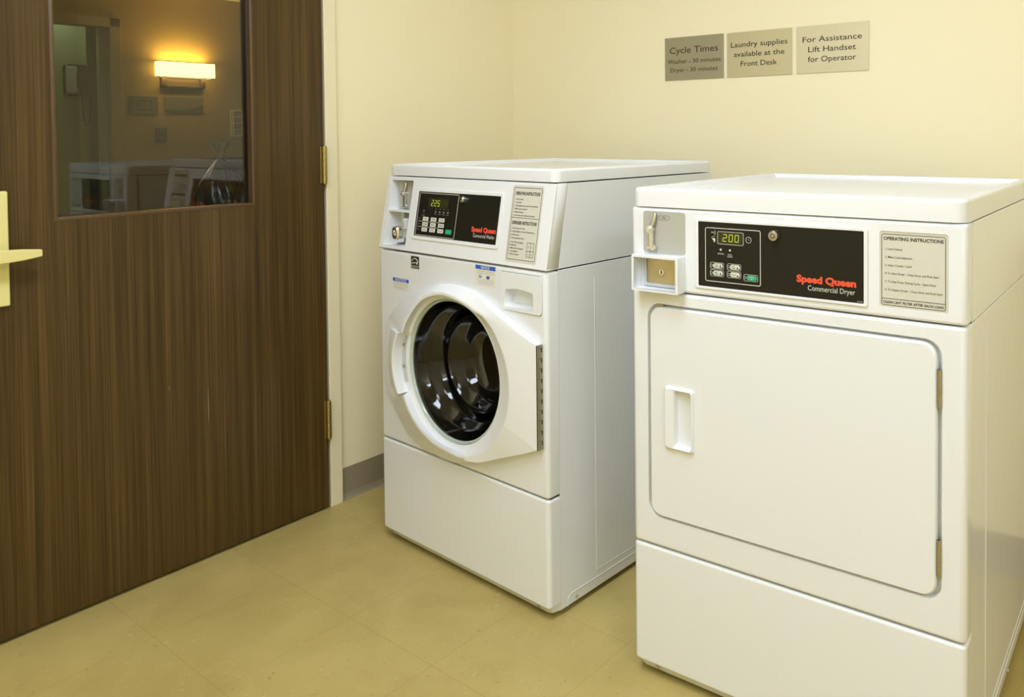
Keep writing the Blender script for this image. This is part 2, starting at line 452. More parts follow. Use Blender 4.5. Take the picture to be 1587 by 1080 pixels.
# tapering lever blade
rings = []
for (y, x0, x1, z0, z1) in ((-1.680, FX+.036, FX+.056, .8745, .9085), (-1.64, FX+.036, FX+.056, .8765, .9080), (-1.59, FX+.038, FX+.054, .8800, .9050), (-1.555, FX+.040, FX+.052, .8850, .9010)):
    rings.append([DM(x, y, z) for x, z in ((x0, z0), (x1, z0), (x1, z1), (x0, z1))])
b.loft(rings, cap0=True, cap1=True)
lever = b.build('door_handle', M_HANDLE, door, bevel=.003, seg=3)
lab(lever, 'cream yellow lever handle')
# hinges: knuckle barrel with leaves
def hinge(z0, z1):
    b = MB(); cx, cy = FX+.007, -.8215
    n = 5; h = (z1-z0)/n
    for i in range(n):
        b.cyl(DM(cx, cy, z0+h*i+.0006), DM(cx, cy, z0+h*(i+1)-.0006), .0075, 16)
    b.cyl(DM(cx, cy, z0-.003), DM(cx, cy, z1+.003), .0055, 12)
    b.box(-.001, .002, -.0115, .0, z0, z1)
    o = b.build('hinge', M_BRASS, door, bevel=.0008, seg=2); lab(o, 'brass hinge')
hinge(1.012, 1.125); hinge(.222, .338); hinge(1.80, 1.915)

# pale scratches in the laminate
for (y, z0, z1) in ((-1.2727, .4880, .5040), (-1.1742, .3750, .4700)):
    b = MB(); b.loft([[DM(FX+.0001, y-w_, z), DM(FX+.0004, y, z), DM(FX+.0001, y+w_, z)] for z, w_ in ((z0, .0002), ((z0+z1)/2, .0007), (z1, .0002))], cap0=True, cap1=True)
    lab(b.build('scratch', M_SCRATCH, door, smooth=False), 'thin pale scratch')

# ------------------------------------------------------------------ wall plaques
def front_M(y): return Matrix(((1, 0, 0, 0), (0, 0, -1, y), (0, 1, 0, 0), (0, 0, 0, 1)))   # text x->x, y->z, normal -y
def plaque(x0, x1, z0, z1, m, lines, label):
    r = empty('wall_sign', ((x0+x1)/2, 0, z0), 0, label, 'sign', 'metal signs on the back wall')
    w2 = (x1-x0)/2
    MB().box(-w2, w2, -.003, -.0002, 0, z1-z0).build('sign_plate', m, r, bevel=.0006, seg=2)
    b = MB()
    for (t, cz, h, wd) in lines: b.text(t, front_M(-.00335), 0, cz, wd, h, .006, 'C')
    b.build('lettering', M_SIGNTXT, r, smooth=False, fixn=False)
# x runs to the right on the wall; heights measured from the plate's foot
plaque(.7305, .9605, 1.3365, 1.4790, M_SIGN[0], [('Cycle Times', .0890, .0205, .190), ('Washer - 30 minutes', .0555, .0135, .208), ('Dryer - 30 minutes', .0270, .0135, .186)],
       'metal sign reading Cycle Times, dark reflection put into its colour, first of the three plaques on the back wall')
plaque(.9735, 1.2025, 1.3365, 1.4780, M_SIGN[1], [('Laundry supplies', .0945, .0160, .199), ('available at the', .0640, .0160, .178), ('Front Desk', .0335, .0160, .128)],
       'metal wall sign reading Laundry supplies available at the Front Desk, middle of the three plaques')
plaque(1.2175, 1.4445, 1.3365, 1.4775, M_SIGN[2], [('For Assistance', .0930, .0160, .186), ('Lift Handset', .0630, .0160, .150), ('for Operator', .0335, .0160, .152)],
       'metal wall sign reading For Assistance Lift Handset for Operator, bright reflection put into its colour')

# ------------------------------------------------------------------ ceiling fixtures (out of frame, they light the room)
for i, (lx, ly) in enumerate(ROOM_LIGHTS):
    r = empty('ceiling_light', (lx, ly, CEIL), 0, 'recessed fluorescent ceiling light panel, ' + ('above the machines', 'behind the camera', 'unseen, added near the right wall to brighten the machine sides')[i], 'ceiling light', 'ceiling light panels')
    b = MB(); b.plate([(-.31, -.61, -.022), (.31, -.61, -.022), (.31, .61, -.022), (-.31, .61, -.022)], [[(-.28, -.58, -.022), (.28, -.58, -.022), (.28, .58, -.022), (-.28, .58, -.022)]], (0, 0, .0215))
    b.build('frame', M_CASING, r, smooth=False)
    MB().box(-.28, .28, -.58, .58, -.012, -.004).build('diffuser', M_DIFFUSER, r, smooth=False)

# ------------------------------------------------------------------ washing machine
W = .683
def Fz(v): return lambda u, z: (u, v, z)
WZP, WZL, WZT, WSL, WD = .8369, 1.0427, 1.0757, .0358, .690
washer = empty('washing_machine', (.3080, -.8305, 0), -.0442, 'white front-loading coin washing machine with round dark glass door, beside the wooden door', 'washing machine')
dzp = WZL-WZP; sl = WSL/dzp
nrm = Vector((0, -1, sl)).normalized()      # outward normal of slanted panel
def S(u, z, e=0.):  # point on the slanted control panel, e = out of it
    return Vector((u, (z-WZP)*sl, z))+nrm*e
def SM(e):     # text matrix on slanted panel: x->u, y->along slant measured in z
    ty = Vector((0, sl, 1))
    return Matrix(((1, 0, 0, 0), (0, ty.y, nrm.y, -WZP*sl+nrm.y*e), (0, ty.z, nrm.z, nrm.z*e), (0, 0, 0, 1)))
def sbox(b, u0, u1, z0, z1, e0, e1, r=0.):
    f0 = lambda a, c: S(a, c, e0)
    pts = rrect(u0, u1, z0, z1, r, 4, f0) if r else [f0(*p) for p in ((u0, z0), (u1, z0), (u1, z1), (u0, z1))]
    b.prism(pts, nrm*(e1-e0))
def ring_s(b, u0, u1, z0, z1, r, t, e0, e1, f=None):
    f0 = f or (lambda a, c: S(a, c, e0)); n = nrm if f is None else Vector((0, -1, 0))
    b.plate(rrect(u0, u1, z0, z1, r, 4, f0), [rrect(u0+t, u1-t, z0+t, z1-t, max(r-t, .0004), 4, f0)], n*(e1-e0))

# cabinet: sides, back, floor of the box
b = MB()
def side_poly(u, t):
    b.prism([(u, .039, .014), (u, .039, .8345), (u, WD, .8345), (u, WD, .014)], (t, 0, 0))
side_poly(.0005, .004); side_poly(W-.0045, .004)
b.box(.004, W-.004, WD-.004, WD, .014, 1.04)
b.box(.004, W-.004, .03, WD-.004, .016, .020)
b.build('cabinet', M_ENAMEL, washer, bevel=.0015, seg=2)
b = MB()
for u, t in ((.0005, .004), (W-.0045, .004)):
    b.prism([(u, .0405, .8375), (u, .0755, 1.0405), (u, WD, 1.0405), (u, WD, .8375)], (t, 0, 0))
b.box(.0045, W-.0045, WD-.0045, WD-.0005, .8375, 1.0405)
b.build('upper_cabinet', M_ENAMEL, washer, bevel=.001, seg=2)
# pressed side panel lines
b = MB()
b.tube([(W-.0006, .165, .80), (W-.0006, .165, .058), (W-.0006, WD-.03, .058)], .0010, 8)
b.tube([(W-.0006, .062, .014), (W-.0006, .062, .030), (W-.0006, .072, .040), (W-.0006, WD-.02, .040)], .0012, 8)
b.build('side_pressing', M_ENAMEL, washer)
b = MB(); b.box(.006, W-.006, .030, .036, .018, .30); b.box(.006, W-.006, .012, .036, .287, .300); b.box(.006, W-.006, .045, .06, .80, .84)
b.box(.130, W-.006, .05, .056, .83, 1.035)
b.box(.0065, W-.0065, .045, .058, .78, .8370)
b.build('gap_shade_panel', M_GAPRUBBER, washer, smooth=False)  # added dark panels behind the seams, standing in for shade in the gaps

def wrap_panel(name, z0, z1, hole, extra=None, m=M_ENAMEL, depth=.038, r=.011, vf=0.):
    """front sheet with rounded vertical corners that wraps onto the sides, rounded top and bottom edges"""
    n = 6; b = MB()
    er = .006
    prof = []    # inset, z  around top/bottom edges
    path = lambda ins: [(ins, depth)]+[(ins+(r-ins*0)*(1-math.cos(a)) if False else (r-(r-ins)*math.cos(a)), r-(r-ins)*math.sin(a)) for a in [pi/2*i/n for i in range(n+1)]]
    def loop(ins, z):
        left = path(ins)     # from back-left to the front
        right = [(W-u, v) for u, v in reversed(left)]
        return [(u, v+vf, z) for u, v in left+right]
    levels = []
    for i in range(5):
        a = pi/2*i/4; levels.append((er*(1-math.sin(a)), z0+er*(1-math.cos(a))))
    levels2 = [(i_, z1-(z-z0)) for i_, z in reversed(levels)]
    rings = [loop(i_, z) for i_, z in levels+levels2]
    return b, rings
def add_wrap(b, rings, skip_front=None):
    """loft open strips, leaving out the flat front quad between level 4 and 5 if skip_front"""
    R = [[b.bm.verts.new(Vector(p)) for p in r] for r in rings]
    n = len(R[0]); mid = n//2-1
    for k, (A, B) in enumerate(zip(R, R[1:])):
        for i in range(n-1):
            if skip_front and k == 4 and i == mid: continue
            b.bm.faces.new((A[i], A[i+1], B[i+1], B[i]))
    # top and bottom lips closing backwards
    for A in (R[0], R[-1]):
        z = A[0].co.z
        x = b.bm.verts.new((A[0].co.x, A[0].co.y, z)); 
    b.bm.faces.new(R[0]); b.bm.faces.new(list(reversed(R[-1])))
    return R[4][mid].co.copy(), R[4][mid+1].co.copy(), R[5][mid+1].co.copy(), R[5][mid].co.copy()

# upper front panel with door opening and dispenser recess
DC = (.345, .544)
b, rings = wrap_panel('front_panel', .2955, .8335, None)
q = add_wrap(b, rings, True)
hole = circ(.3415, .544, .199, 72, Fz(0))
drec = rrect(.5212, .6693, .7292, .8238, .010, 5, Fz(0))
b.plate([tuple(p) for p in q], [hole, drec], (0, .0012, 0))
b.build('front_panel', M_ENAMEL, washer, bevel=0, ang=50)
# lower kick panel, bottom edge leaning back
b, rings = wrap_panel('kick', .030, .2915, None)
add_wrap(b, rings, False)
# chamfer below
cz = [(.0005, .038, .030), (.0005, .0115, .030)]
low = [[(.0005, .038, .036), (.004, .004, .036), (.012, .0006, .036), (W-.012, .0006, .036), (W-.004, .004, .036), (W-.0005, .038, .036)],
       [(.0015, .040, .014), (.010, .020, .013), (.020, .016, .012), (W-.020, .016, .012), (W-.010, .020, .013), (W-.0015, .040, .014)]]
b.loft(low, close=False)
b.build('kick_panel', M_ENAMEL, washer, ang=50)
for u in (.030, W-.045):
    b = MB(); c = Vector((u, .0085, .024)); d = Vector((0, -.8, -.5)).normalized()
    b.cyl(c, c+d*.003, .0042, 16); b.cyl(c+d*.003, c+d*.0045, .0028, 6)
    lab(b.build('screw', M_HINGE, washer), 'small metal screw')
b = MB(); b.cyl((W-.0005, .090, .026), (W+.0025, .090, .026), .005, 6); lab(b.build('screw', M_CHROME, washer), 'hexagonal side screw')
def feet(parent, D):
    for u, v in ((.05, .08), (W-.05, .08), (.05, D-.06), (W-.05, D-.06)):
        b = MB(); b.loft([circ(u, v, r, 16, lambda a, c, z=z: (a, c, z)) for z, r in ((0, .018), (.006, .018), (.008, .006), (.018, .006))], cap0=True, cap1=True)
        b.build('foot', M_GAPRUBBER, parent)
feet(washer, WD)

# control panel: slanted body with a coin bay at the left
prof0 = [(0, .8375), (WSL*1., 1.0408)]
b = MB()
bay = [S(.0185, .8475), S(.1215, .8475), S(.1215, 1.0305), S(.0185, 1.0305)]
bay2 = rrect(.0185, .1215, .8475, 1.0305, .004, 4, S)
za, zb = .8375, 1.0412
b.plate([S(.0, za), S(W, za), S(W, zb), S(0, zb)], [bay2], -nrm*.003)
for u in (0, W-.003):
    p = [S(u, za), S(u, zb), S(u, zb)+Vector((0, .0385, 0)), S(u, za)+Vector((0, .0385, 0))]
    b.prism(p, (.003, 0, 0))
b.prism([S(0, za), S(W, za), S(W, za)+Vector((0, .0385, 0)), S(0, za)+Vector((0, .0385, 0))], (0, sl*.003, .003))
bmesh.ops.remove_doubles(b.bm, verts=b.bm.verts, dist=1e-4)
b.build('control_panel', M_PLASTIC, washer, bevel=.006, seg=4, ang=60)
# bay walls and shelf
b = MB(); vb = .062
def bay_wall(p, q):
    b.face([p, q, Vector((q.x, vb, q.z)), Vector((p.x, vb, p.z))])
ps = [S(.0185, .8475), S(.1215, .8475), S(.1215, 1.0305), S(.0185, 1.0305)]
for i in range(4): bay_wall(ps[i], ps[(i+1) % 4])
b.prism([(.0185, (.944-WZP)*sl+.002, .9415), (.1215, (.944-WZP)*sl+.002, .9415), (.1215, vb, .9415), (.0185, vb, .9415)], (0, 0, .005))
b.box(.0185, .1215, vb, vb+.002, .8475, 1.0305)
b.build('coin_bay', M_POCKET, washer, wn=False, smooth=False, fixn=False)
b = MB(); b.box(.030, .1215, .048, .0615, .9475, 1.028)
lab(b.build('coin_plate', M_GREYPLATE, washer, smooth=False), 'grey plate with coin slot')
def coin_mech(b, u, v, z0, z1, k=1.):
    """bent lever, collar, slot post and foot of the coin slide"""
    h = z1-z0
    b.tube([(u+.010*k, v-.004, z1), (u+.010*k, v-.006, z1-.12*h), (u+.008*k, v-.007, z1-.24*h), (u+.003*k, v-.008, z1-.36*h)], [.0030*k, .0036*k, .0036*k, .0036*k], 10)
    b.cyl((u, v, z1-.44*h), (u, v-.012*k, z1-.44*h), .0085*k, 20); b.cyl((u, v-.012*k, z1-.44*h), (u, v-.016*k, z1-.44*h), .0060*k, 16, .0045*k)
    b.prism([(u-.002*k, v-.001, z1-.5*h), (u+.0065*k, v-.001, z1-.5*h), (u+.0065*k, v-.001, z0+.05*h), (u-.002*k, v-.001, z0+.05*h)], (0, -.008*k, 0))
    b.cyl((u+.002*k, v, z0+.06*h), (u+.002*k, v-.004*k, z0+.06*h), .007*k, 16)
    b.box(u-.010*k, u+.013*k, v-.007*k, v-.001, z0+.02*h, z0+.09*h)
b = MB(); coin_mech(b, .062, .048, .951, 1.023, .9)
lab(b.build('coin_slide', M_CHROME, washer, bevel=.0006, seg=2), 'chrome coin slide lever')
# lower lock cylinder on a grey block
b = MB(); b.box(.078, .120, .020, .061, .868, .915); b.cyl((.098, .024, .893), (.098, .024, .925), .010, 16)
b.build('lock_block', M_GREYSTRIP, washer, bevel=.004)
b = MB()
f = lambda a, c: (a, .004, c)
b.loft([rrect(.062, .086, .866, .902, .0115, 6, lambda a, c: (a, .022, c)), rrect(.060, .088, .864, .904, .0125, 6, lambda a, c: (a, .006, c)),
        rrect(.063, .085, .867, .901, .0105, 6, lambda a, c: (a, .001, c)), rrect(.068, .080, .876, .892, .0055, 6, lambda a, c: (a, .001, c)),
        rrect(.069, .079, .877, .891, .0045, 6, lambda a, c: (a, .006, c))], cap0=True, cap1=True)
lab(b.build('lock_cylinder', M_CHROME, washer), 'oval chrome key lock')
b = MB(); b.box(.046, .050, .050, .0615, .852, .938); b.box(.054, .057, .046, .0615, .852, .938); b.box(.040, .060, .030, .0615, .8485, .852)
b.build('coin_chute', M_GREYSTRIP, washer, bevel=.0008, seg=2)

# black fascia in a raised surround
b = MB(); ring_s(b, .1462, .5065, .8735, 1.0125, .006, .0095, .0002, .0028)
b.build('fascia_surround', M_PLASTIC, washer, bevel=.001, seg=2)
b = MB(); sbox(b, .1550, .4995, .8790, 1.0060, .0002, .0014)
fas = b.build('control_fascia', M_BLACK, washer, smooth=False); lab(fas, 'black control fascia')
b = MB(); ring_s(b, .1612, .3310, .8852, 1.0000, .003, .0013, .0014, .0017)
b.build('fascia_outline', M_WHITEINK, fas, smooth=False)
b = MB()
SEG = {'2': 'abged', '0': 'abcdef', '5': 'afgcd'}
def digit(b, ch, P, w_, h_, t, lean):
    """seven-segment digit; P maps (x, y) to 3D"""
    g = t*.25
    segs = {'a': ((g, h_), (w_-g, h_)), 'd': ((g, 0), (w_-g, 0)), 'g': ((g, h_/2), (w_-g, h_/2)),
            'f': ((0, h_/2+g), (0, h_-g)), 'b': ((w_, h_/2+g), (w_, h_-g)), 'e': ((0, g), (0, h_/2-g)), 'c': ((w_, g), (w_, h_/2-g))}
    for s_ in SEG[ch]:
        (x0, y0), (x1, y1) = segs[s_]; k = t/2
        if y0 == y1: q = [(x0, y0-k), (x1, y0-k), (x1+k*.6, y0), (x1, y0+k), (x0, y0+k), (x0-k*.6, y0)]
        else: q = [(x0-k, y0), (x0, y0-k*.6), (x0+k, y0), (x0+k, y1), (x0, y1+k*.6), (x0-k, y1)]
        b.face([P(x+y*lean, y) for x, y in q])
sbox(b, .205, .290, .9620, .9870, .0014, .00165)
b.build('display', M_DISPLAY, fas, smooth=False)
b = MB()
for i, ch in enumerate('225'): digit(b, ch, lambda x, y, i=i: S(.2175+i*.0135+x, .9665+y, .0020), .0078, .0145, .0013, .12)
lab(b.build('digits', M_DIGIT, fas, smooth=False, fixn=False), 'glowing digits 225')
# tiny legends and indicator lamps
b = MB()
for u in (.240, .2575, .275, .2925):
    sbox(b, u-.0012, u+.0012, .9575, .9600, .0014, .0018)
b2 = MB()
for u, t, q in ((.240, 'WASH', 'cycle'), (.2575, 'RINSE', ''), (.275, 'SPIN', ''), (.2925, 'DOOR', '')):
    b.text(t, SM(.0018), u, .9435, .0095, .0030, .01, 'C')
    sbox(b2, u-.003, u+.003, .9490, .9530, .0014, .0017)
b.text('ADD', SM(.0018), .1885, .9420, .008, .0032, .01, 'C'); b.text('FABRIC', SM(.0018), .1885, .9370, .014, .0030, .01, 'C')
sbox(b, .1860, .1905, .9490, .9535, .0014, .0017)
for i, t in enumerate(('HOT', 'WARM', 'COLD')): b.text(t, SM(.0018), .1665, .9290-.0145*i, .0115, .0030, .01)
b.build('legends', M_DIMINK, fas, smooth=False, fixn=False); b2.build('indicator_marks', M_DIMINK, fas, smooth=False)
b = MB()
for z in (.9232, .9088): sbox(b, .168, .262, z-.0005, z+.0005, .0014, .0017)
b.build('row_lines', M_WHITEINK, fas, smooth=False)
legs = [['HOT', 'BRIGHT', 'DELICATE'], ['WARM', 'PERM PRESS', 'WARM RINSE'], ['COLD', 'COOL', 'COLD DEL']]
for r_ in range(3):
    for c_ in range(3):
        u, z = .2012+.0350*c_, .9302-.0143*r_
        b = MB(); sbox(b, u-.0118, u+.0118, z-.0052, z+.0052, .0014, .0030, .0018)
        k = b.build('button', M_BUTTON, fas, bevel=.0005, seg=2)
        b = MB(); b.text(legs[r_][c_], SM(.0033), u+.001, z-.0013, .0165, .0030, .01, 'C'); b.build('button_legend', M_DARKINK, k, smooth=False, fixn=False)
        k2 = b
b = MB(); sbox(b, .2935, .3175, .8958, .9075, .0014, .0030, .0018)
lab(b.build('start_button', M_GREEN, fas, bevel=.0005, seg=2), 'green start button')
b = MB(); c = S(.3525, .9885); b.cyl(c, c+nrm*.010, .0095, 28, .0082); b.cyl(c+nrm*.010, c+nrm*.0115, .0055, 20); 
lab(b.build('key_lock', M_CHROME, washer, bevel=.0006, seg=2), 'round chrome key lock')
b = MB(); b.cyl(c+nrm*.0115, c+nrm*.0118, .0040, 16); b.build('key_hole', M_GAPRUBBER, washer, smooth=False)
b = MB(); b.text('Speed Queen', SM(.0018), .4925, .9105, .0950, .0125, .05, 'R'); lab(b.build('brand_lettering', M_RED, fas, smooth=False, fixn=False), 'red lettering')
b = MB(); b.text('Commercial Washer', SM(.0018), .4895, .8965, .0830, .0088, .0, 'R'); b.text('301895', SM(.0018), .4965, .8815, .009, .0020, .0, 'R')
b.build('type_lettering', M_WHITEINK, fas, smooth=False, fixn=False)

# instruction label
b = MB(); sbox(b, .5355, .6450, .8495, 1.0335, .0002, .0007, .006); inst = b.build('instruction_label', M_LABEL, washer, smooth=False)
b = MB(); ring_s(b, .5410, .6405, .8545, 1.0280, .003, .0011, .0008, .0010); sbox(b, .5410, .6405, .9543, .9553, .0008, .0010)
b.plate(rrect(.6085, .6335, .8633, .8980, .001, 2, lambda a, c: S(a, c, .0008)), [rrect(.6095, .6210, .8785, .8970, .001, 2, lambda a, c: S(a, c, .0008)), rrect(.6220, .6325, .8785, .8970, .001, 2, lambda a, c: S(a, c, .0008)),
        rrect(.6095, .6210, .8643, .8775, .001, 2, lambda a, c: S(a, c, .0008)), rrect(.6220, .6325, .8643, .8775, .001, 2, lambda a, c: S(a, c, .0008))], nrm*.0002)
T = SM(.0011)
b.text('OPERATING INSTRUCTIONS', T, .5908, 1.0100, .0870, .0078, .03, 'C')
for i, t in enumerate(('1. Load Laundry', '2. Close Door', '3. Add Supplies (See Instructions Below)', '4. Make Cycle Selection', '5. Make Payment', '6. Press Start (Door Must Be Closed)')):
    b.text(t, T, .5475, .9995-.0078*i-.0015, (.031, .026, .083, .048, .036, .076)[i], .0036, .008)
b.text('DISPENSER INSTRUCTIONS', T, .5900, .9390, .0870, .0078, .03, 'C')
for i, (t, wd) in enumerate((('1. Open Dispenser Door', .049), ('2. Load Supplies in Proper Compartment', .082), ('    as Indicated', .030), ('3. Close Dispenser Door', .050))):
    b.text(t, T, .5465, .9280-.0078*i, wd, .0036, .008)
for i, (t, wd) in enumerate((('A. Pre-Wash Detergent', .048), ('     (if Offered)', .024), ('B. Main Wash Detergent', .050), ('C. Liquid Bleach', .032), ('D. Fabric Softener', .037))):
    b.text(t, T, .5465, .8945-.0072*i, wd, .0036, .008)
for t, u, z in (('B', .6152, .885), ('A', .6272, .885), ('C', .6152, .8685), ('D', .6272, .8685)): b.text(t, T, u, z, None, .0040, .0, 'C')
b.build('printed_text', M_DARKINK, inst, smooth=False, fixn=False)

# lid with a raised rim
def make_lid(parent, D0, D1, z0, z1, ins, mat_, rim=.022):
    b = MB()
    f = lambda z: (lambda a, c: (a, c, z))
    o = lambda i, z, r: rrect(ins+i, W-ins-i, D0+i, D1-i, max(r-i, .003), 6, f(z))
    R0 = .022
    rings = [o(.012, z0, R0), o(.0, z0, R0), o(0, z1-.007, R0), o(.0015, z1-.0025, R0), o(.0055, z1, R0), o(rim-.004, z1, R0), o(rim, z1-.001, R0), o(rim+.004, z1-.011, R0)]
    b.loft(rings, cap1=True)
    # underside
    return b.build('lid', mat_, parent, ang=40)
make_lid(washer, WSL-.001, WD, WZL+.0012, WZT, 0, M_PLASTIC)

# dispenser drawer
b = MB()
cup = []
NN = 10
for i in range(NN+1):      # arched upper edge
    t = i/NN; cup.append((.541+.099*t, 0, .7795+.006*math.sin(pi*t)-.000*t))
cup = [(.640, 0, .7420), (.636, 0, .7395), (.541, 0, .7380), (.537, 0, .7420)] + cup
outer = rrect(.5225, .6680, .7305, .8225, .009, 5, Fz(0))
cupf = [(p[0], -.003, p[2]) for p in cup]
b.plate([(p[0], -.003, p[2]) for p in outer], [cupf], (0, .010, 0))
b.loft([cupf, [(.5885+(p[0]-.5885)*.97, .028, .7610+(p[2]-.7610)*.93+.004) for p in cup]], cap1=True)
b.build('dispenser_drawer', M_PLASTIC, washer, bevel=.0012, seg=2)
b = MB(); b.box(.515, .674, .030, .033, .722, .829); b.build('drawer_housing', M_POCKET, washer, smooth=False)

# stickers on the front
def sticker(name, u0, u1, z0, z1, m, v=-.0002):
    b = MB(); b.box(u0, u1, v-.0004, v, z0, z1); return b.build(name, m, washer, smooth=False)
FT = front_M(-.0008)
k = sticker('notice_sticker', .0665, .1410, .7300, .7595, M_STICKER); lab(k, 'small blue and white notice sticker')
b = MB(); b.box(.0665, .1410, -.0008, -.0006, .7495, .7595); b.build('sticker_band', M_BLUE, k, smooth=False)
b = MB(); b.text('NOTICE', front_M(-.0010), .1038, .7510, .052, .0072, .02, 'C'); b.build('sticker_heading', M_STICKER, k, smooth=False, fixn=False)
b = MB()
for i, (t, wd) in enumerate((('Check pockets before washing', .062), ('Remove coins, keys and pins', .066), ('Measure detergent with care', .058))):
    b.text(t, FT, .0705, .7430-.0055*i, wd, .0024)
b.build('sticker_text', M_DIMINK, k, smooth=False, fixn=False)
k = sticker('notice_sticker', .4275, .5040, .7800, .8300, M_STICKER); lab(k, 'square notice sticker with blue heading')
b = MB(); b.box(.4275, .5040, -.0008, -.0006, .8195, .8300); b.build('sticker_band', M_BLUE, k, smooth=False)
b = MB(); b.text('NOTICE', front_M(-.0010), .4655, .8212, .032, .0072, .02, 'C'); b.build('sticker_heading', M_STICKER, k, smooth=False, fixn=False)
b = MB()
for i, (t, wd) in enumerate((('Place detergent in the dispenser', .066), ('and liquid in the proper cup', .066))): b.text(t, FT, .4330, .8145-.0050*i, wd, .0026)
for i, (t, wd) in enumerate((('Do not use too much detergent', .064), ('use only high efficiency soap', .060), ('suds will slow the machine', .052))): b.text(t, FT, .4340+.003*i, .7925-.0048*i, wd, .0024)
b.box(.4385, .4500, -.0009, -.0006, .8040, .8055)
b.build('sticker_text', M_DIMINK, k, smooth=False, fixn=False)
b = MB(); b.box(.4395, .4505, -.0009, -.0006, .7985, .8015); b.box(.4690, .4800, -.0009, -.0006, .7965, .8040); b.build('sticker_picture', M_BLUE, k, smooth=False)
b = MB(); b.box(.4805, .4820, -.0009, -.0006, .7985, .8040); b.box(.4700, .4845, -.0009, -.0006, .8045, .8052); b.build('sticker_picture', M_RED, k, smooth=False)
# black square efficiency badge
k = sticker('efficiency_badge', .1530, .1890, .7935, .8275, M_DARKINK); lab(k, 'black badge with white arc and script')
b = MB()
arc = [(.1710+.0150*math.cos(a), -.0011, .8065+.0150*math.sin(a)) for a in [math.radians(150-130*i/14) for i in range(15)]]
b.tube(arc, .0010, 6)
scr = [(.1565, .8060), (.1590, .8090), (.1610, .8075), (.1635, .8095), (.1655, .8080), (.1685, .8110), (.1700, .8085), (.1730, .8095), (.1765, .8110), (.1790, .8075)]
b.tube([(x, -.0011, z) for x, z in scr], .0008, 6)
star = []
for i in range(10):
    a = pi/2+i*pi/5; r_ = .0052 if i % 2 == 0 else .0023; star.append((.1805+r_*math.cos(a), -.0011, .8085+r_*math.sin(a)))
b.face(star)
b.box(.1540, .1880, -.0010, -.0006, .8005, .8015)
b.text('ENERGY STAR', front_M(-.0011), .1710, .7955, .030, .0034, .01, 'C')
b.build('badge_print', M_WHITEINK, k, smooth=False, fixn=False)

# ---- round door ------------------------------------------------------------
outl = [(.305, .7705), (.3925, .7690), (.4480, .7555), (.510, .7280), (.598, .6925), (.6650, .6640), (.6650, .4140),
        (.562, .3775), (.476, .3440), (.395, .3130), (.332, .3015), (.245, .3060), (.192, .3185), (.131, .3450), (.081, .3980), (.047, .4400), (.036, .4620),
        (.034, .5350), (.043, .6120), (.060, .6500), (.117, .7010), (.166, .7250), (.236, .7535)]
bord = [(.3057, .7570, -.035), (.40, .7480, -.034), (.4937, .7118, -.030), (.5925, .6880, -.026), (.6600, .6625, -.018), (.6610, .4160, -.018), (.575, .3800, -.021), (.486, .3460, -.025),
        (.42, .3330, -.030), (.3608, .3390, -.035), (.28, .3480, -.036), (.2026, .3850, -.036), (.150, .4500, -.036), (.132, .5390, -.036), (.150, .6300, -.036), (.198, .6930, -.036), (.25, .7350, -.036)]
def polar(pts, th):
    """nearest crossing of a ray from DC with the closed polyline, interpolating v"""
    dx, dz = math.cos(th), math.sin(th); best = None
    n = len(pts)
    for i in range(n):
        p, q_ = pts[i], pts[(i+1) % n]
        ax, az = p[0]-DC[0], p[1]-DC[1]; bx, bz = q_[0]-DC[0], q_[1]-DC[1]
        den = dx*(bz-az)-dz*(bx-ax)
        if abs(den) < 1e-9: continue
        t = (ax*(bz-az)-az*(bx-ax))/den; s_ = (ax*dz-az*dx)/den
        if t > 0 and -1e-6 <= s_ <= 1+1e-6:
            v = (p[2]+(q_[2]-p[2])*s_) if len(p) > 2 else 0
            if best is None or t < best[0]: best = (t, v)
    return best
def smoothpoly(pts, keep, it=2):
    """corner-cutting except at kept indices' coordinates"""
    ks = [tuple(pts[i]) for i in keep]
    for _ in range(it):
        out = []
        n = len(pts)
        for i in range(n):
            p, q_ = pts[i], pts[(i+1) % n]
            L = lambda t: tuple(a+(c-a)*t for a, c in zip(p, q_))
            out.append(tuple(p) if tuple(p) in ks else L(.25))
            if tuple(q_) not in ks: out.append(L(.75))
        pts = out
    return pts
outl_s = smoothpoly(outl, (5, 6)); bord_s = smoothpoly(bord, (4, 5))
TH = sorted([2*pi*i/160 for i in range(160)]+[math.atan2(.6640-DC[1], .6650-DC[0]), 2*pi+math.atan2(.4140-DC[1], .6650-DC[0]),
            math.atan2(.6625-DC[1], .66-DC[0]), 2*pi+math.atan2(.4160-DC[1], .661-DC[0])])
rA, rB, rC, rD, rE, rF, rG, rH = ([] for _ in range(8))
def P3(r, th, v): return (DC[0]+r*math.cos(th), v, DC[1]+r*math.sin(th))
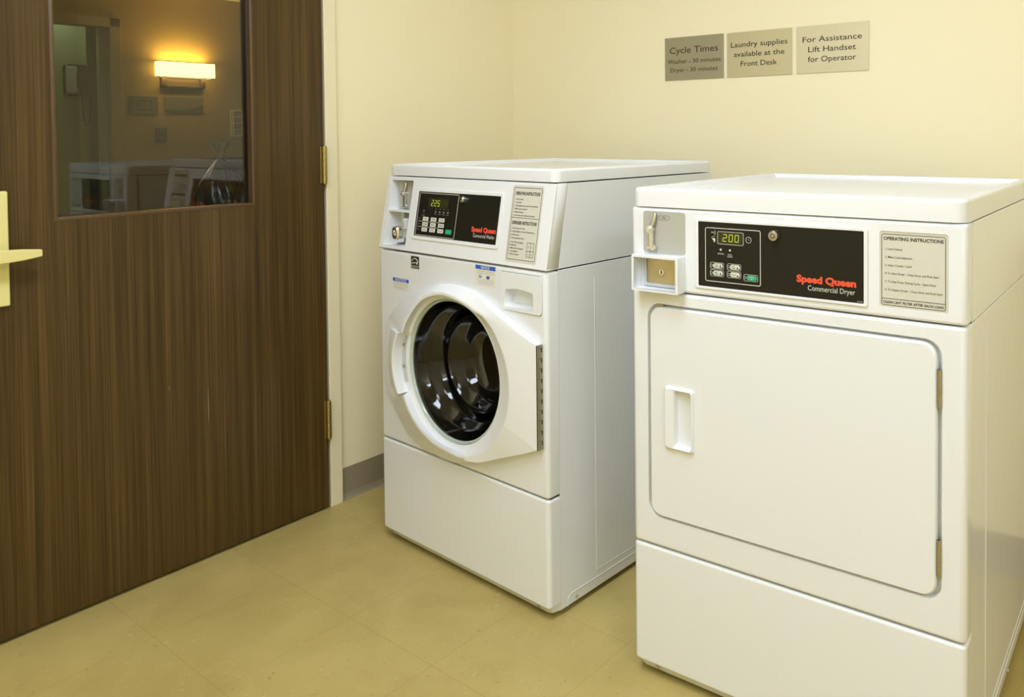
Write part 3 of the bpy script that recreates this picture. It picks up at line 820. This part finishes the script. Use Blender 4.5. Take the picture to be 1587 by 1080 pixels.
for th in TH:
    r0 = polar(outl_s, th)[0]; r1, v1 = polar(bord_s, th)
    a = .232 if True else 0; bb = .2085
    re = 1/math.sqrt((math.cos(th)/a)**2+(math.sin(th)/bb)**2)
    c = max(math.cos(th), 0)
    # funnel ridge ellipse
    er = min(re+.008*math.cos(th), r1-.002)
    rv = v1-.0005 if r1-er < .01 else v1+(-.030-v1)*min(1, (r1-er)/.05)
    z = DC[1]+er*math.sin(th); left = math.cos(th) < 0
    rec = left and .4550 < z < .6185
    vo = v1*.30 if not c > .75 else v1*.85
    if c > .3: vo = v1*(.30+.55*min(1, (c-.3)/.45))
    rA.append(P3(r0, th, -.0003)); rB.append(P3(r0-.0003, th, vo))
    if r1 > r0-.001: r1 = r0-.001
    rC.append(P3(r1+.002 if not rec else r1+.05, th, v1*.97 if not rec else v1*.55)); rD.append(P3(er if not rec else er+.012, th, rv if not rec else -.012))
    rE.append(P3(er-.006 if not rec else er-.004, th, rv+.001 if not rec else -.011))
    rF.append(P3(.200, th, -.0165 if not rec else -.0105))
    oc = (.3415-DC[0], 0)
    ro = .1885
    rG.append((.3415+ro*math.cos(th), -.0135 if not rec else -.010, .544+ro*math.sin(th)))
    rH.append((.3415+(ro-.001)*math.cos(th), .010, .544+(ro-.001)*math.sin(th)))
wdoor = None
b = MB(); b.loft([rA, rB, rC, rD, rE, rF, rG, rH])
wdoor = b.build('door', M_PLASTIC, washer, bevel=0, ang=48)
# grip on the left of the ring
b = MB(); rings = []
NZ = 14
for i in range(NZ+1):
    t = i/NZ; z = .4530+(.6205-.4530)*t
    k = (2*t-1)
    ui = .120+.024*k*k; uo = .036+.012*k*k
    rings.append([(uo, -.001, z), (uo+.020, -.013, z), (ui-.018, -.036, z), (ui-.006, -.0410, z), (ui+.001, -.0395, z), (ui+.004, -.020, z), (ui+.004, -.008, z), (uo+.02, -.001, z)])
b.loft(rings, cap0=True, cap1=True)
grip = b.build('door_handle', M_PLASTIC, wdoor, bevel=.0012, seg=2, ang=30)
# strip with two screws
b = MB(); rings = []
for i in range(9):
    th = pi-math.asin(.062/.205)+2*math.asin(.062/.205)*i/8
    rings.append([P3(.222, th, -.0135), P3(.206, th, -.0135), P3(.206, th, -.012), P3(.222, th, -.012)])
b.loft(rings, cap0=True, cap1=True); b.build('latch_strip', M_GREYSTRIP, wdoor)
for z in (.526, .586):
    b = MB(); th = math.asin((z-.004-DC[1])/.214); b.cyl(P3(.214, pi-th, -.0136), P3(.214, pi-th, -.0160), .0042, 14); b.build('screw', M_HINGE, wdoor)
# glass rim rings and bowl
def lathe(prof, n=96, cap=False):
    b = MB(); b.loft([circ(.3415, .544, r, n, Fz(v)) for r, v in prof], cap1=cap); return b
b = lathe([(.1875, -.006), (.1865, -.0100), (.1846, -.0095), (.1842, -.006), (.1828, -.0080), (.1812, -.0070), (.1808, -.002), (.1875, .004)])
lab(b.build('glass_rim', M_GLASSRIM, wdoor, wn=False), 'pale greenish glass rim')
bowl = lathe([(.1830, -.004), (.1805, .004), (.1720, .028), (.1650, .040), (.1500, .0485), (.1430, .056), (.1375, .075), (.1300, .090), (.1120, .099), (.1030, .106), (.0960, .122), (.0850, .132), (.0600, .139), (.0300, .142), (.004, .143)], cap=True)
lab(bowl.build('door_glass', M_DARKGLASS, wdoor, wn=False), 'dark glass bowl of the round door')
# piano hinge on the hinge edge
b = MB(); b.box(.6652, .6690, -.0165, -.0005, .4150, .6630)
hz = b.build('hinge', M_HINGE, wdoor, smooth=False)
b = MB()
for i in range(10):
    z = .4260+.0245*i
    b.box(.6689, .6693, -.0062, -.0030, z, z+.0100)
    b.box(.6689, .6693, -.0150, -.0062, z+.0098, z+.0104)
b.box(.6645, .6651, -.0178, -.0164, .4150, .6630)
b.build('hinge_slots', M_GAPRUBBER, hz, smooth=False)
# gasket and drum
b = lathe([(.199, .0), (.199, .016), (.186, .022), (.188, .034), (.203, .040), (.206, .085), (.196, .095)])
b.build('door_gasket', M_GAPRUBBER, washer, wn=False)
b = lathe([(.196, .095), (.215, .100), (.232, .112), (.235, .13), (.235, .44), (.225, .455), (.12, .462), (.10, .455), (.002, .452)], 96)
drum = b.build('drum', M_DRUM, washer, wn=False)
for k in range(3):
    a = math.radians(40+120*k); b = MB(); rings = []
    for i in range(6):
        v = .14+.28*i/5; w_ = .020 if 0 < i < 5 else .012; h = .050 if 0 < i < 5 else .02
        def pp(r, da): return (.3415+r*math.cos(a+da), v, .544+r*math.sin(a+da))
        rings.append([pp(.235, -w_*5), pp(.235-h*.6, -w_*2.2), pp(.235-h, 0), pp(.235-h*.6, w_*2.2), pp(.235, w_*5)])
    b.loft(rings, cap0=True, cap1=True); b.build('drum_paddle', M_DRUM, drum)

# ------------------------------------------------------------------ dryer
dryer = empty('tumble_dryer', (1.2543, -.8759, 0), .0462, 'white front-loading coin tumble dryer with large square door, in the right foreground', 'tumble dryer')
DD, DPZ, DLZ, DTZ = .698, .8310, 1.0042, 1.0446
b = MB(); b.box(.0008, W-.0008, .039, DD, .014, DPZ-.0025)
b.build('cabinet', M_ENAMEL, dryer, bevel=.0025, seg=2)
b = MB(); b.tube([(W-.0006, .165, .79), (W-.0006, .165, .058), (W-.0006, DD-.03, .058)], .0010, 8)
b.tube([(W-.0006, .062, .014), (W-.0006, .062, .030), (W-.0006, .072, .040), (W-.0006, DD-.02, .040)], .0012, 8)
b.build('side_pressing', M_ENAMEL, dryer)
b = MB(); b.box(.0005, W-.0005, .044, DD, DPZ, DLZ-.001); b.build('upper_cabinet', M_ENAMEL, dryer, bevel=.0015, seg=2)
# control housing with front face
b, rings = wrap_panel('c', DPZ+.0008, DLZ-.0005, None, r=.009)
q = add_wrap(b, rings, True)
cavf = rrect(.0300, .1290, .8385, .8995, .002, 3, Fz(0))
inset = rrect(.5345, .6525, .8495, .9845, .005, 4, Fz(0))
b.plate([tuple(p) for p in q], [cavf, inset], (0, .0012, 0))
b.build('control_panel', M_PLASTIC, dryer, ang=50)
# front panel with shallow recess for the door
b, rings = wrap_panel('f', .2895, DPZ-.0022, None)
q = add_wrap(b, rings, True)
ho = rrect(.0395, .6425, .3510, .8035, .030, 8, Fz(0))
b.plate([tuple(p) for p in q], [ho], (0, .0012, 0))
b.build('front_panel', M_ENAMEL, dryer, ang=50)
b = MB(); hb = rrect(.0410, .6415, .3525, .8020, .029, 8, Fz(.015))
b.loft([ho, hb], cap1=False)
b.loft([hb, rrect(.0600, .6200, .3700, .7850, .020, 8, Fz(.0152))], cap1=True)
b.build('door_recess', M_POCKET, dryer, ang=60)
b, rings = wrap_panel('k', .030, .2855, None)
add_wrap(b, rings, False)
b.loft(low, close=False)
b.build('kick_panel', M_ENAMEL, dryer, ang=50)
for u in (.055, W-.055):
    b = MB(); c = Vector((u, .0085, .024)); d = Vector((0, -.8, -.5)).normalized()
    b.cyl(c, c+d*.003, .0042, 16); b.cyl(c+d*.003, c+d*.0045, .0028, 6)
    lab(b.build('screw', M_HINGE, dryer), 'small metal screw')
b = MB(); b.cyl((W-.0005, .395, .020), (W+.004, .395, .020), .005, 6); lab(b.build('screw', M_CHROME, dryer), 'bright side screw')
feet(dryer, DD)
make_lid(dryer, -.001, DD, DLZ+.0012, DTZ, .001, M_PLASTIC)
# door: flat pan with rounded edge
b = MB()
dl = lambda i, v, r: rrect(.0465+i, .6340-i, .3560+i, .7975-i, max(r-i, .004), 8, Fz(v))
hand_hole = rrect(.1085, .1500, .5105, .6295, .005, 4, Fz(-.0035))
b.loft([dl(.0, .0145, .027), dl(0, .0005, .027), dl(.0012, -.002, .027), dl(.0035, -.0034, .027)])
b.plate(dl(.0035, -.0034, .027), [[(p[0], -.0034, p[2]) for p in hand_hole]], (0, .0008, 0))
ddoor = b.build('door', M_ENAMEL, dryer, ang=60)
b = MB()
def ho_(i, v):   # outline of the pull: bowed outer edge at the left
    pts = []
    for p in rrect(.0800+i, .1555-i, .5055+i, .6365-i, .006, 4, Fz(v)):
        if p[0] < .11: t = (p[2]-.571)/.066; pts.append((p[0]+.0055*t*t, p[1], p[2]))
        else: pts.append(p)
    return pts
hh = lambda i, v: rrect(.1095+i, .1490-i, .5115+i, .6285-i, .005, 4, Fz(v))
b.loft([ho_(0, -.0032), ho_(.0008, -.0075), ho_(.0045, -.0110), hh(-.002, -.0105), hh(0, -.0085), hh(.002, .004)])
b.loft([hh(.002, .004), [(p[0], .0055, p[2]) for p in hh(.006, .0055)]], cap1=True)
lab(b.build('door_handle', M_PLASTIC, ddoor, ang=40), 'white recessed finger pull')
for z0, z1 in ((.6885, .7530), (.3960, .4590)):
    b = MB(); b.cyl((.6388, -.0005, z0), (.6388, -.0005, z1), .0036, 14)
    n = 5
    for i in range(1, n): b.cyl((.6388, -.0005, z0+(z1-z0)*i/n-.0006), (.6388, -.0005, z0+(z1-z0)*i/n+.0006), .0040, 14)
    b.box(.6345, .6388, -.0020, .0015, z0, z1)
    lab(b.build('hinge', M_HINGE, ddoor), 'small dull metal hinge')
b = MB(); b.box(.062, .080, -.0005, .004, .7985, .8025); b.build('latch_mark', M_HINGE, dryer, smooth=False)
# coin plate and slide
b = MB(); b.prism(rrect(.0315, .1335, .9100, .9965, .006, 4, Fz(-.0003)), (0, -.0010, 0))
cp = b.build('coin_plate', M_GREYPLATE, dryer, smooth=False); lab(cp, 'grey plate with coin slot')
b = MB(); hexo = [(.069, .9845), (.0735, .9885), (.0925, .9885), (.0975, .9840), (.0925, .9790), (.0735, .9790)]
hexi = [(.0832+(x-.0832)*.94, .9840+(z-.9840)*.88) for x, z in hexo]
b.plate([(x, -.0015, z) for x, z in hexo], [[(x, -.0015, z) for x, z in hexi]], (0, -.0001, 0))
b.text('25¢', front_M(-.0017), .0832, .9820, .0105, .0042, .0, 'C'); b.build('coin_legend', M_DARKINK, cp, smooth=False, fixn=False)
b = MB(); coin_mech(b, .0535, -.0013, .9165, .9930, 1.0); lab(b.build('coin_slide', M_CHROME, dryer, bevel=.0006, seg=2), 'chrome coin slide lever')
# coin box: projecting tray with open front
b = MB()
o0 = rrect(.0200, .1330, .8325, .9080, .002, 2, Fz(-.030)); i0 = rrect(.0255, .1275, .8375, .9030, .001, 2, Fz(-.030))
b.plate(o0, [i0], (0, .0300, 0)); b.box(.0200, .1330, .0050, .0070, .8325, .9080)
b.loft([rrect(.0255, .1275, .8375, .9030, .001, 2, Fz(-.001)), rrect(.0255, .1275, .8375, .9030, .001, 2, Fz(.0055))])
b.build('coin_box', M_PLASTIC, dryer, bevel=.0015, seg=2, fixn=False)
b = MB(); b.plate(rrect(.0320, .1240, .8395, .8990, .003, 3, Fz(-.004)), [rrect(.0400, .1220, .8460, .8970, .003, 3, Fz(-.004))], (0, .0085, 0))
b.build('coin_box_frame', M_GREYSTRIP, dryer, bevel=.0008, seg=2)
b = MB(); b.box(.0400, .1225, -.0005, .0040, .8455, .8975); bp_ = b.build('coin_box_door', M_BRASSPLATE, dryer, smooth=False); lab(bp_, 'brass-coloured coin box door')
b = MB(); b.cyl((.0775, -.0006, .8705), (.0775, -.0040, .8705), .0060, 20); b.build('key_lock', M_CHROME, bp_)
b = MB(); b.box(.0764, .0786, -.0046, -.0039, .8665, .8745); b.build('key_hole', M_GAPRUBBER, bp_, smooth=False)
# black fascia
b = MB(); b.plate(rrect(.1575, .5135, .8465, .9875, .005, 4, Fz(-.0002)), [rrect(.1655, .5065, .8515, .9815, .002, 3, Fz(-.0002))], (0, -.0030, 0))
b.build('fascia_surround', M_PLASTIC, dryer, bevel=.001, seg=2)
b = MB(); b.box(.1652, .5068, -.0014, -.0002, .8512, .9818); fas = b.build('control_fascia', M_BLACK, dryer, smooth=False); lab(fas, 'black control fascia')
def ringf(b, u0, u1, z0, z1, r, t, v=-.0014): b.plate(rrect(u0, u1, z0, z1, r, 4, Fz(v)), [rrect(u0+t, u1-t, z0+t, z1-t, max(r-t, .0004), 4, Fz(v))], (0, -.0003, 0))
b = MB(); ringf(b, .1810, .3035, .8625, .9705, .004, .0014); ringf(b, .2088, .2668, .9385, .9638, .003, .0008)
# clock mark
b.plate(circ(.2776, .9505, .0062, 20, Fz(-.0014)), [circ(.2776, .9505, .0054, 20, Fz(-.0014))], (0, -.0003, 0))
b.face([(.2772, -.0017, .9505), (.2780, -.0017, .9500), (.2778, -.0017, .9545)]); b.face([(.2774, -.0017, .9500), (.2774, -.0017, .9508), (.2808, -.0017, .9503)])
rows = ((.1945, .8948, 0), (.1945, .8800, 1), (.2325, .8948, 2), (.2325, .8800, 3), (.2690, .8770, 4))
for u, z, k in rows:    # bracket outline round each key, open circle at its left
    ringf(b, u-.0020, u+.0285, z-.0066, z+.0066, .003, .0007)
    b.plate(circ(u+.0008, z, .0028, 14, Fz(-.0015)), [circ(u+.0008, z, .0021, 14, Fz(-.0015))], (0, -.0003, 0))
# hand with coin and slot pictograms
b.face([(.1950, -.0017, .9620), (.2000, -.0017, .9617), (.2000, -.0017, .9607), (.1950, -.0017, .9603)])
b.tube([(.2000, -.0017, .9610), (.2042, -.0017, .9655), (.2042, -.0017, .9565), (.2000, -.0017, .9605)], .0005, 5)
b.tube([(.1950, -.0017, .9500), (.2030, -.0017, .9545)], .0004, 5)
b.face([(.1975, -.0017, .9490), (.2030, -.0017, .9500), (.2042, -.0017, .9470), (.2035, -.0017, .9420), (.2010, -.0017, .9415), (.2000, -.0017, .9455), (.1978, -.0017, .9465)])
b.text('DRYING', front_M(-.0017), .2165, .9180, .0140, .0028, .01, 'C')
b.text('COOL', front_M(-.0017), .2370, .9175, .0100, .0028, .01, 'C'); b.text('DOWN', front_M(-.0017), .2370, .9135, .0110, .0028, .01, 'C')
b.text('513295', front_M(-.0017), .5045, .8535, .0100, .0020, .0, 'R')
for u in (.2163, .2369): b.prism(circ(u, .9275, .0022, 14, Fz(-.0014)), (0, -.0004, 0))
b.build('fascia_marks', M_WHITEINK, fas, smooth=False, fixn=False)
b = MB(); b.box(.2105, .2652, -.0016, -.0014, .9402, .9622); b.build('display', M_DISPLAY, fas, smooth=False)
b = MB()
for i, ch in enumerate('200'): digit(b, ch, lambda x, y, i=i: (.2215+i*.0132+x, -.0019, .9448+y), .0075, .0134, .0013, .07)
lab(b.build('digits', M_DIGIT, fas, smooth=False, fixn=False), 'glowing digits 200')
for u, z, k in rows:
    b = MB(); b.prism(rrect(u+.0050, u+.0265, z-.0047, z+.0047, .0042, 5, Fz(-.0014)), (0, -.0018, 0))
    kk = b.build('start_button' if k == 4 else 'button', M_GREEN if k == 4 else M_BUTTON, fas, bevel=.0005, seg=2)
    if k == 4: lab(kk, 'green start button')
    b = MB()
    T = front_M(-.0034)
    if k == 4:
        b.text('START', T, u+.0158, z+.0012, .012, .0022, .01, 'C')
        b.plate(circ(u+.0158, z-.0018, .0016, 10, Fz(-.0034)), [circ(u+.0158, z-.0018, .0010, 10, Fz(-.0034))], (0, -.0001, 0))
        b.build('button_legend', M_WHITEINK, kk, smooth=False, fixn=False)
    else:
        if k == 3: b.text('NO HEAT', T, u+.0120, z-.0012, .0125, .0024, .01, 'C')
        else:
            b.text(('HIGH', 'MED', 'LOW')[k], T, u+.0125, z+.0006, .0075, .0022, .01, 'C'); b.text('TEMP', T, u+.0125, z-.0028, .0078, .0022, .01, 'C')
        b.prism(circ(u+.0218, z-.0018, .0017, 12, Fz(-.0032)), (0, -.0002, 0)); b.box(u+.0211, u+.0225, -.0034, -.0032, z-.0018, z+(.0036, .0022, .0008, -.0005)[k])
        b.build('button_legend', M_DARKINK, kk, smooth=False, fixn=False)
b = MB(); b.cyl((.3335, -.0014, .9635), (.3335, -.0120, .9635), .0108, 32, .0094); b.cyl((.3335, -.0118, .9635), (.3335, -.0132, .9635), .0062, 20)
kl = b.build('key_lock', M_STEEL, fas, bevel=.0006, seg=2); lab(kl, 'round metal key lock')
b = MB(); b.plate(circ(.3335, .9635, .0050, 20, Fz(-.0133)), [circ(.3335, .9635, .0036, 20, Fz(-.0133))], (0, -.0002, 0)); b.build('key_hole', M_GAPRUBBER, kl, smooth=False)
b = MB(); b.text('Speed Queen', front_M(-.0018), .4925, .8800, .1150, .0130, .05, 'R'); lab(b.build('brand_lettering', M_RED, fas, smooth=False, fixn=False), 'red lettering')
b = MB(); b.text('Commercial Dryer', front_M(-.0018), .4905, .8655, .0905, .0095, .0, 'R'); b.build('type_lettering', M_WHITEINK, fas, smooth=False, fixn=False)
# instruction label in its shallow recess
b = MB(); b.box(.5345, .6525, .0012, .0018, .8495, .9845)
inst = b.build('instruction_label', M_LABEL, dryer, smooth=False)
b = MB()
b.plate(rrect(.5375, .6478, .8535, .9797, .004, 4, Fz(.0011)), [rrect(.5385, .6468, .8545, .9787, .003, 4, Fz(.0011))], (0, -.0002, 0)); b.box(.5375, .6478, .0009, .0011, .8650, .8660)
T = front_M(.0009)
b.text('OPERATING INSTRUCTIONS', T, .5927, .9690, .1030, .0058, .03, 'C')
for i, (t, wd) in enumerate((('1. Load Clothes.', .031), ('2. Make Cycle Selection', .047), ('3. Insert Coin(s) / Card', .046), ('4. To Start Dryer - Close Door and Push Start.', .0935), ('5. To Stop Dryer During Cycle - Open Door', .0880), ('6. To Restart Dryer - Close Door and Push Start', .0985))):
    b.text(t, T, .5440, .9515-.01435*i, wd, .0036, .006)
b.text('CLEAN LINT FILTER AFTER EACH LOAD', T, .5927, .8574, .1045, .0044, .028, 'C')
b.build('printed_text', M_DARKINK, inst, smooth=False, fixn=False)

# ------------------------------------------------------------------ the lobby seen through the door glass
struct(MB().box(-6.6, -.12, -4.1, 3.2, -.05, 0).build('floor_lobby', M_LOBBYFLOOR, smooth=False))
struct(MB().box(-6.6, -.12, -4.1, 3.2, 2.30, 2.35).build('ceiling_lobby', M_CEIL, smooth=False))
b = MB(); b.box(LX-.12, LX, .345, 3.2, 0, 2.30).box(LX-.12, LX, -4.1, -.55, 0, 2.30).box(LX-.12, LX, -.55, .345, 2.03, 2.30)
struct(b.build('wall_lobby', M_LOBBYWALL, smooth=False))
struct(MB().box(-.24, -.121, .12, 3.2, 0, 2.3).build('wall_lobby_near', M_LOBBYWALL, smooth=False))
struct(MB().box(-6.6, -.12, 3.2, 3.3, 0, 2.3).build('wall_lobby_end', M_LOBBYWALL, smooth=False))
struct(MB().box(-6.6, -.12, -4.2, -4.1, 0, 2.3).build('wall_lobby_start', M_LOBBYWALL, smooth=False))
struct(MB().box(-6.7, -6.6, -4.1, 3.2, 0, 2.3).build('wall_side_room', M_PALEGREEN, smooth=False))
b = MB(); b.box(LX-.13, LX+.018, .300, .375, 0, 2.055).box(LX-.13, LX+.018, -.58, -.505, 0, 2.055).box(LX-.13, LX+.018, -.58, .375, 1.985, 2.055)
struct(b.build('trim_2', M_LOBBYTRIM, bevel=.004))
struct(MB().box(LX-.10, LX-.055, .252, .300, 0, 1.985).build('door_2', M_PALEGREEN, bevel=.002))
# partition in the side room that carries the telephone
struct(MB().box(-5.35, -5.13, -.9, .335, 0, 2.3).build('wall_phone', M_PALEGREEN, smooth=False))
# wall sconce
sc = empty('wall_sconce', (LX, .81, 1.55), 0, 'wall sconce glowing yellow with oblong fabric shade, seen through the door glass', 'wall lamp')
b = MB(); b.box(0, .020, -.165, .165, -.005, .080); b.box(0.02, .045, -.165, -.130, .0, .085); b.box(.02, .045, .130, .165, .0, .085); b.box(.02, .045, -.165, .165, .0, .018)
b.build('bracket', M_DARKMETAL, sc, bevel=.002)
b = MB(); b.box(.025, .115, -.208, .208, .080, .198); b.build('lamp_shade', M_SHADE, sc, bevel=.004)
b = MB()
for z in (.079, .199):
    b.plate([(.022, -.211, z-.002), (.118, -.211, z-.002), (.118, .211, z-.002), (.022, .211, z-.002)], [[(.03, -.2, z-.002), (.11, -.2, z-.002), (.11, .2, z-.002), (.03, .2, z-.002)]], (0, 0, .004))
b.build('shade_trim', M_DARKMETAL, sc, smooth=False)
for dz, e in ((.34, 2.2), (-.06, .8)):
    l = bpy.data.lights.new('sconce_glow', 'AREA'); l.shape = 'RECTANGLE'; l.size = .36; l.size_y = .08; l.energy = e; l.color = (1.0, .66, .22)
    lo = bpy.data.objects.new('sconce_glow', l); COL.objects.link(lo)
    lo.location = (LX+.07, .81, 1.55+(.205 if dz > 0 else .073)); lo.rotation_euler = (pi if dz > 0 else 0, 0, pi/2)
# lobby plates
def lobby_sign(y0, y1, z0, z1, lines, label, band=False):
    r = empty('room_sign', (LX, (y0+y1)/2, z0), 0, label, 'sign', 'room signs on the lobby wall')
    h = (y1-y0)/2; H = z1-z0
    MB().box(.0002, .006, -h, h, 0, H).build('sign_plate', M_LOBBYSIGN, r, bevel=.001, seg=2)
    b = MB()
    if band:
        pts = [(.0062, -h+.004, .004)]+[(.0062, h-.004, .004)]+[(.0062, -h+.004+(2*h-.008)*t, .028+.05*max(0, t-.45)**1.5*2) for t in [1-i/10 for i in range(11)]]
        b.prism(pts, (.0004, 0, 0)); b.build('sign_band', M_LOBBYSIGN2, r, smooth=False)
    else:
        b.plate([(.0062, y, z) for y, z in ((-h*.4, .03), (h*.55, .03), (h*.55, H-.035), (-h*.4, H-.035))], [[(.0062, y, z) for y, z in ((-h*.4+.004, .034), (h*.55-.004, .034), (h*.55-.004, H-.039), (-h*.4+.004, H-.039))]], (.0003, 0, 0))
        b.build('sign_frame', M_LOBBYSIGN2, r, smooth=False)
lobby_sign(.422, .630, 1.336, 1.474, None, 'dim rectangular sign plate nearest the doorway on the lobby wall')
lobby_sign(.680, .971, 1.346, 1.476, None, 'wider sign plate with a dark curved band under the glowing sconce', True)
cb = empty('call_station', (LX, .645, 1.111), 0, 'small dark switch plate low on the lobby wall, below the sign plates', 'switch')
MB().box(.0002, .008, -.043, .043, 0, .121).build('switch_plate', M_DARKMETAL, cb, bevel=.002)
for z in (.085, .04): MB().cyl((.008, 0, z), (.013, 0, z), .012, 16).build('push_button', M_LOBBYSIGN, cb)
b = MB(); b.sphere((.011, 0, .117), .004, 8); b.build('indicator_lamp', M_WIRE, cb)
# wire rack
rk = empty('wire_rack', (LX, 1.235, 1.160), 0, 'white wire rack with four open cells on the lobby wall', 'rack')
b = MB(); hw, hh_ = .046, .214
for x in (.012, .050):
    for y in (-hw, hw): b.tube([(x, y, 0), (x, y, hh_)], .0045, 8)
    for i in range(5): b.tube([(x, -hw, hh_*i/4), (x, hw, hh_*i/4)], .0045, 8)
for i in range(5):
    for y in (-hw, hw): b.tube([(.001, y, hh_*i/4), (.05, y, hh_*i/4)], .003, 8)
b.build('wire_frame', M_WIRE, rk)
# telephone on the partition
ph = empty('wall_telephone', (-5.13, .250, 1.480), 0, 'wall telephone with grey handset and hanging cord, seen through the door glass', 'telephone')
b = MB(); b.loft([rrect(-.078, .078, 0, .250, .025, 5, lambda a, c: (x, a*k, .125+(c-.125)*k)) for x, k in ((.0002, 1), (.030, 1), (.042, .90))], cap0=True, cap1=True)
b.build('phone_body', M_PHONE, ph)
b = MB(); b.loft([[(.043+dx, y*k-.030, .125+z*k2) for y, z in ((-.036, -.105), (.030, -.105), (.034, -.085), (.026, -.05), (.026, .05), (.034, .085), (.030, .105), (-.036, .105), (-.040, .08), (-.040, -.08))] for dx, k, k2 in ((-.003, 1, 1), (.018, 1, 1), (.026, .85, .94))], cap0=True, cap1=True)
b.build('handset', M_PHONEGREY, ph, ang=50)
b = MB(); cord = []
for i in range(25):
    t = i/24; a = pi*t
    y = .045-.0*t+.026*(1-math.cos(a))/1; z = -.23*math.sin(a)**.6 if 0 < t < 1 else 0
    cord.append((.02, y, z))
b.tube(cord, .0045, 6); b.build('phone_cord', M_PHONE, ph)
# notice on the partition's side and further wall
# console table with tied plastic bag
tb = empty('console_table', (-1.25, -.62, 0), 0, 'dark console table in the lobby behind the wooden door, under the tied plastic bag', 'table')
MB().box(-.16, .16, -.45, .45, .78, .81).build('table_top', M_TABLE, tb, bevel=.003)
for x in (-.14, .14):
    for y in (-.42, .42): MB().box(x-.018, x+.018, y-.018, y+.018, 0, .78).build('leg', M_TABLE, tb, bevel=.002)
bg = empty('plastic_bag', (-1.15, -.56, .81), 0, 'clear plastic bag tied at the top with dark contents, seen through the door glass', 'bag')
b = MB(); rings = []
for z, r in ((0, .075), (.012, .100), (.06, .112), (.11, .105), (.16, .082), (.21, .050), (.25, .022), (.275, .010), (.285, .013), (.31, .030), (.325, .034)):
    rings.append([(r*(1+.10*math.sin(9*a+z*20)+.06*math.sin(5*a+2))*math.cos(a)*.8, r*(1+.10*math.sin(9*a+z*20)+.06*math.sin(5*a+2))*math.sin(a), z) for a in [2*pi*i/54 for i in range(54)]])
b.loft(rings, cap0=True); b.build('bag_film', M_BAG, bg, wn=False)
b = MB(); b.sphere((0, 0, .066), (.070, .092, .062), 16)
for v in b.bm.verts: v.co += Vector((random.uniform(-.005, .005), random.uniform(-.006, .006), random.uniform(-.003, .006)))
b.build('bag_contents', M_CLOTH, bg, wn=False)
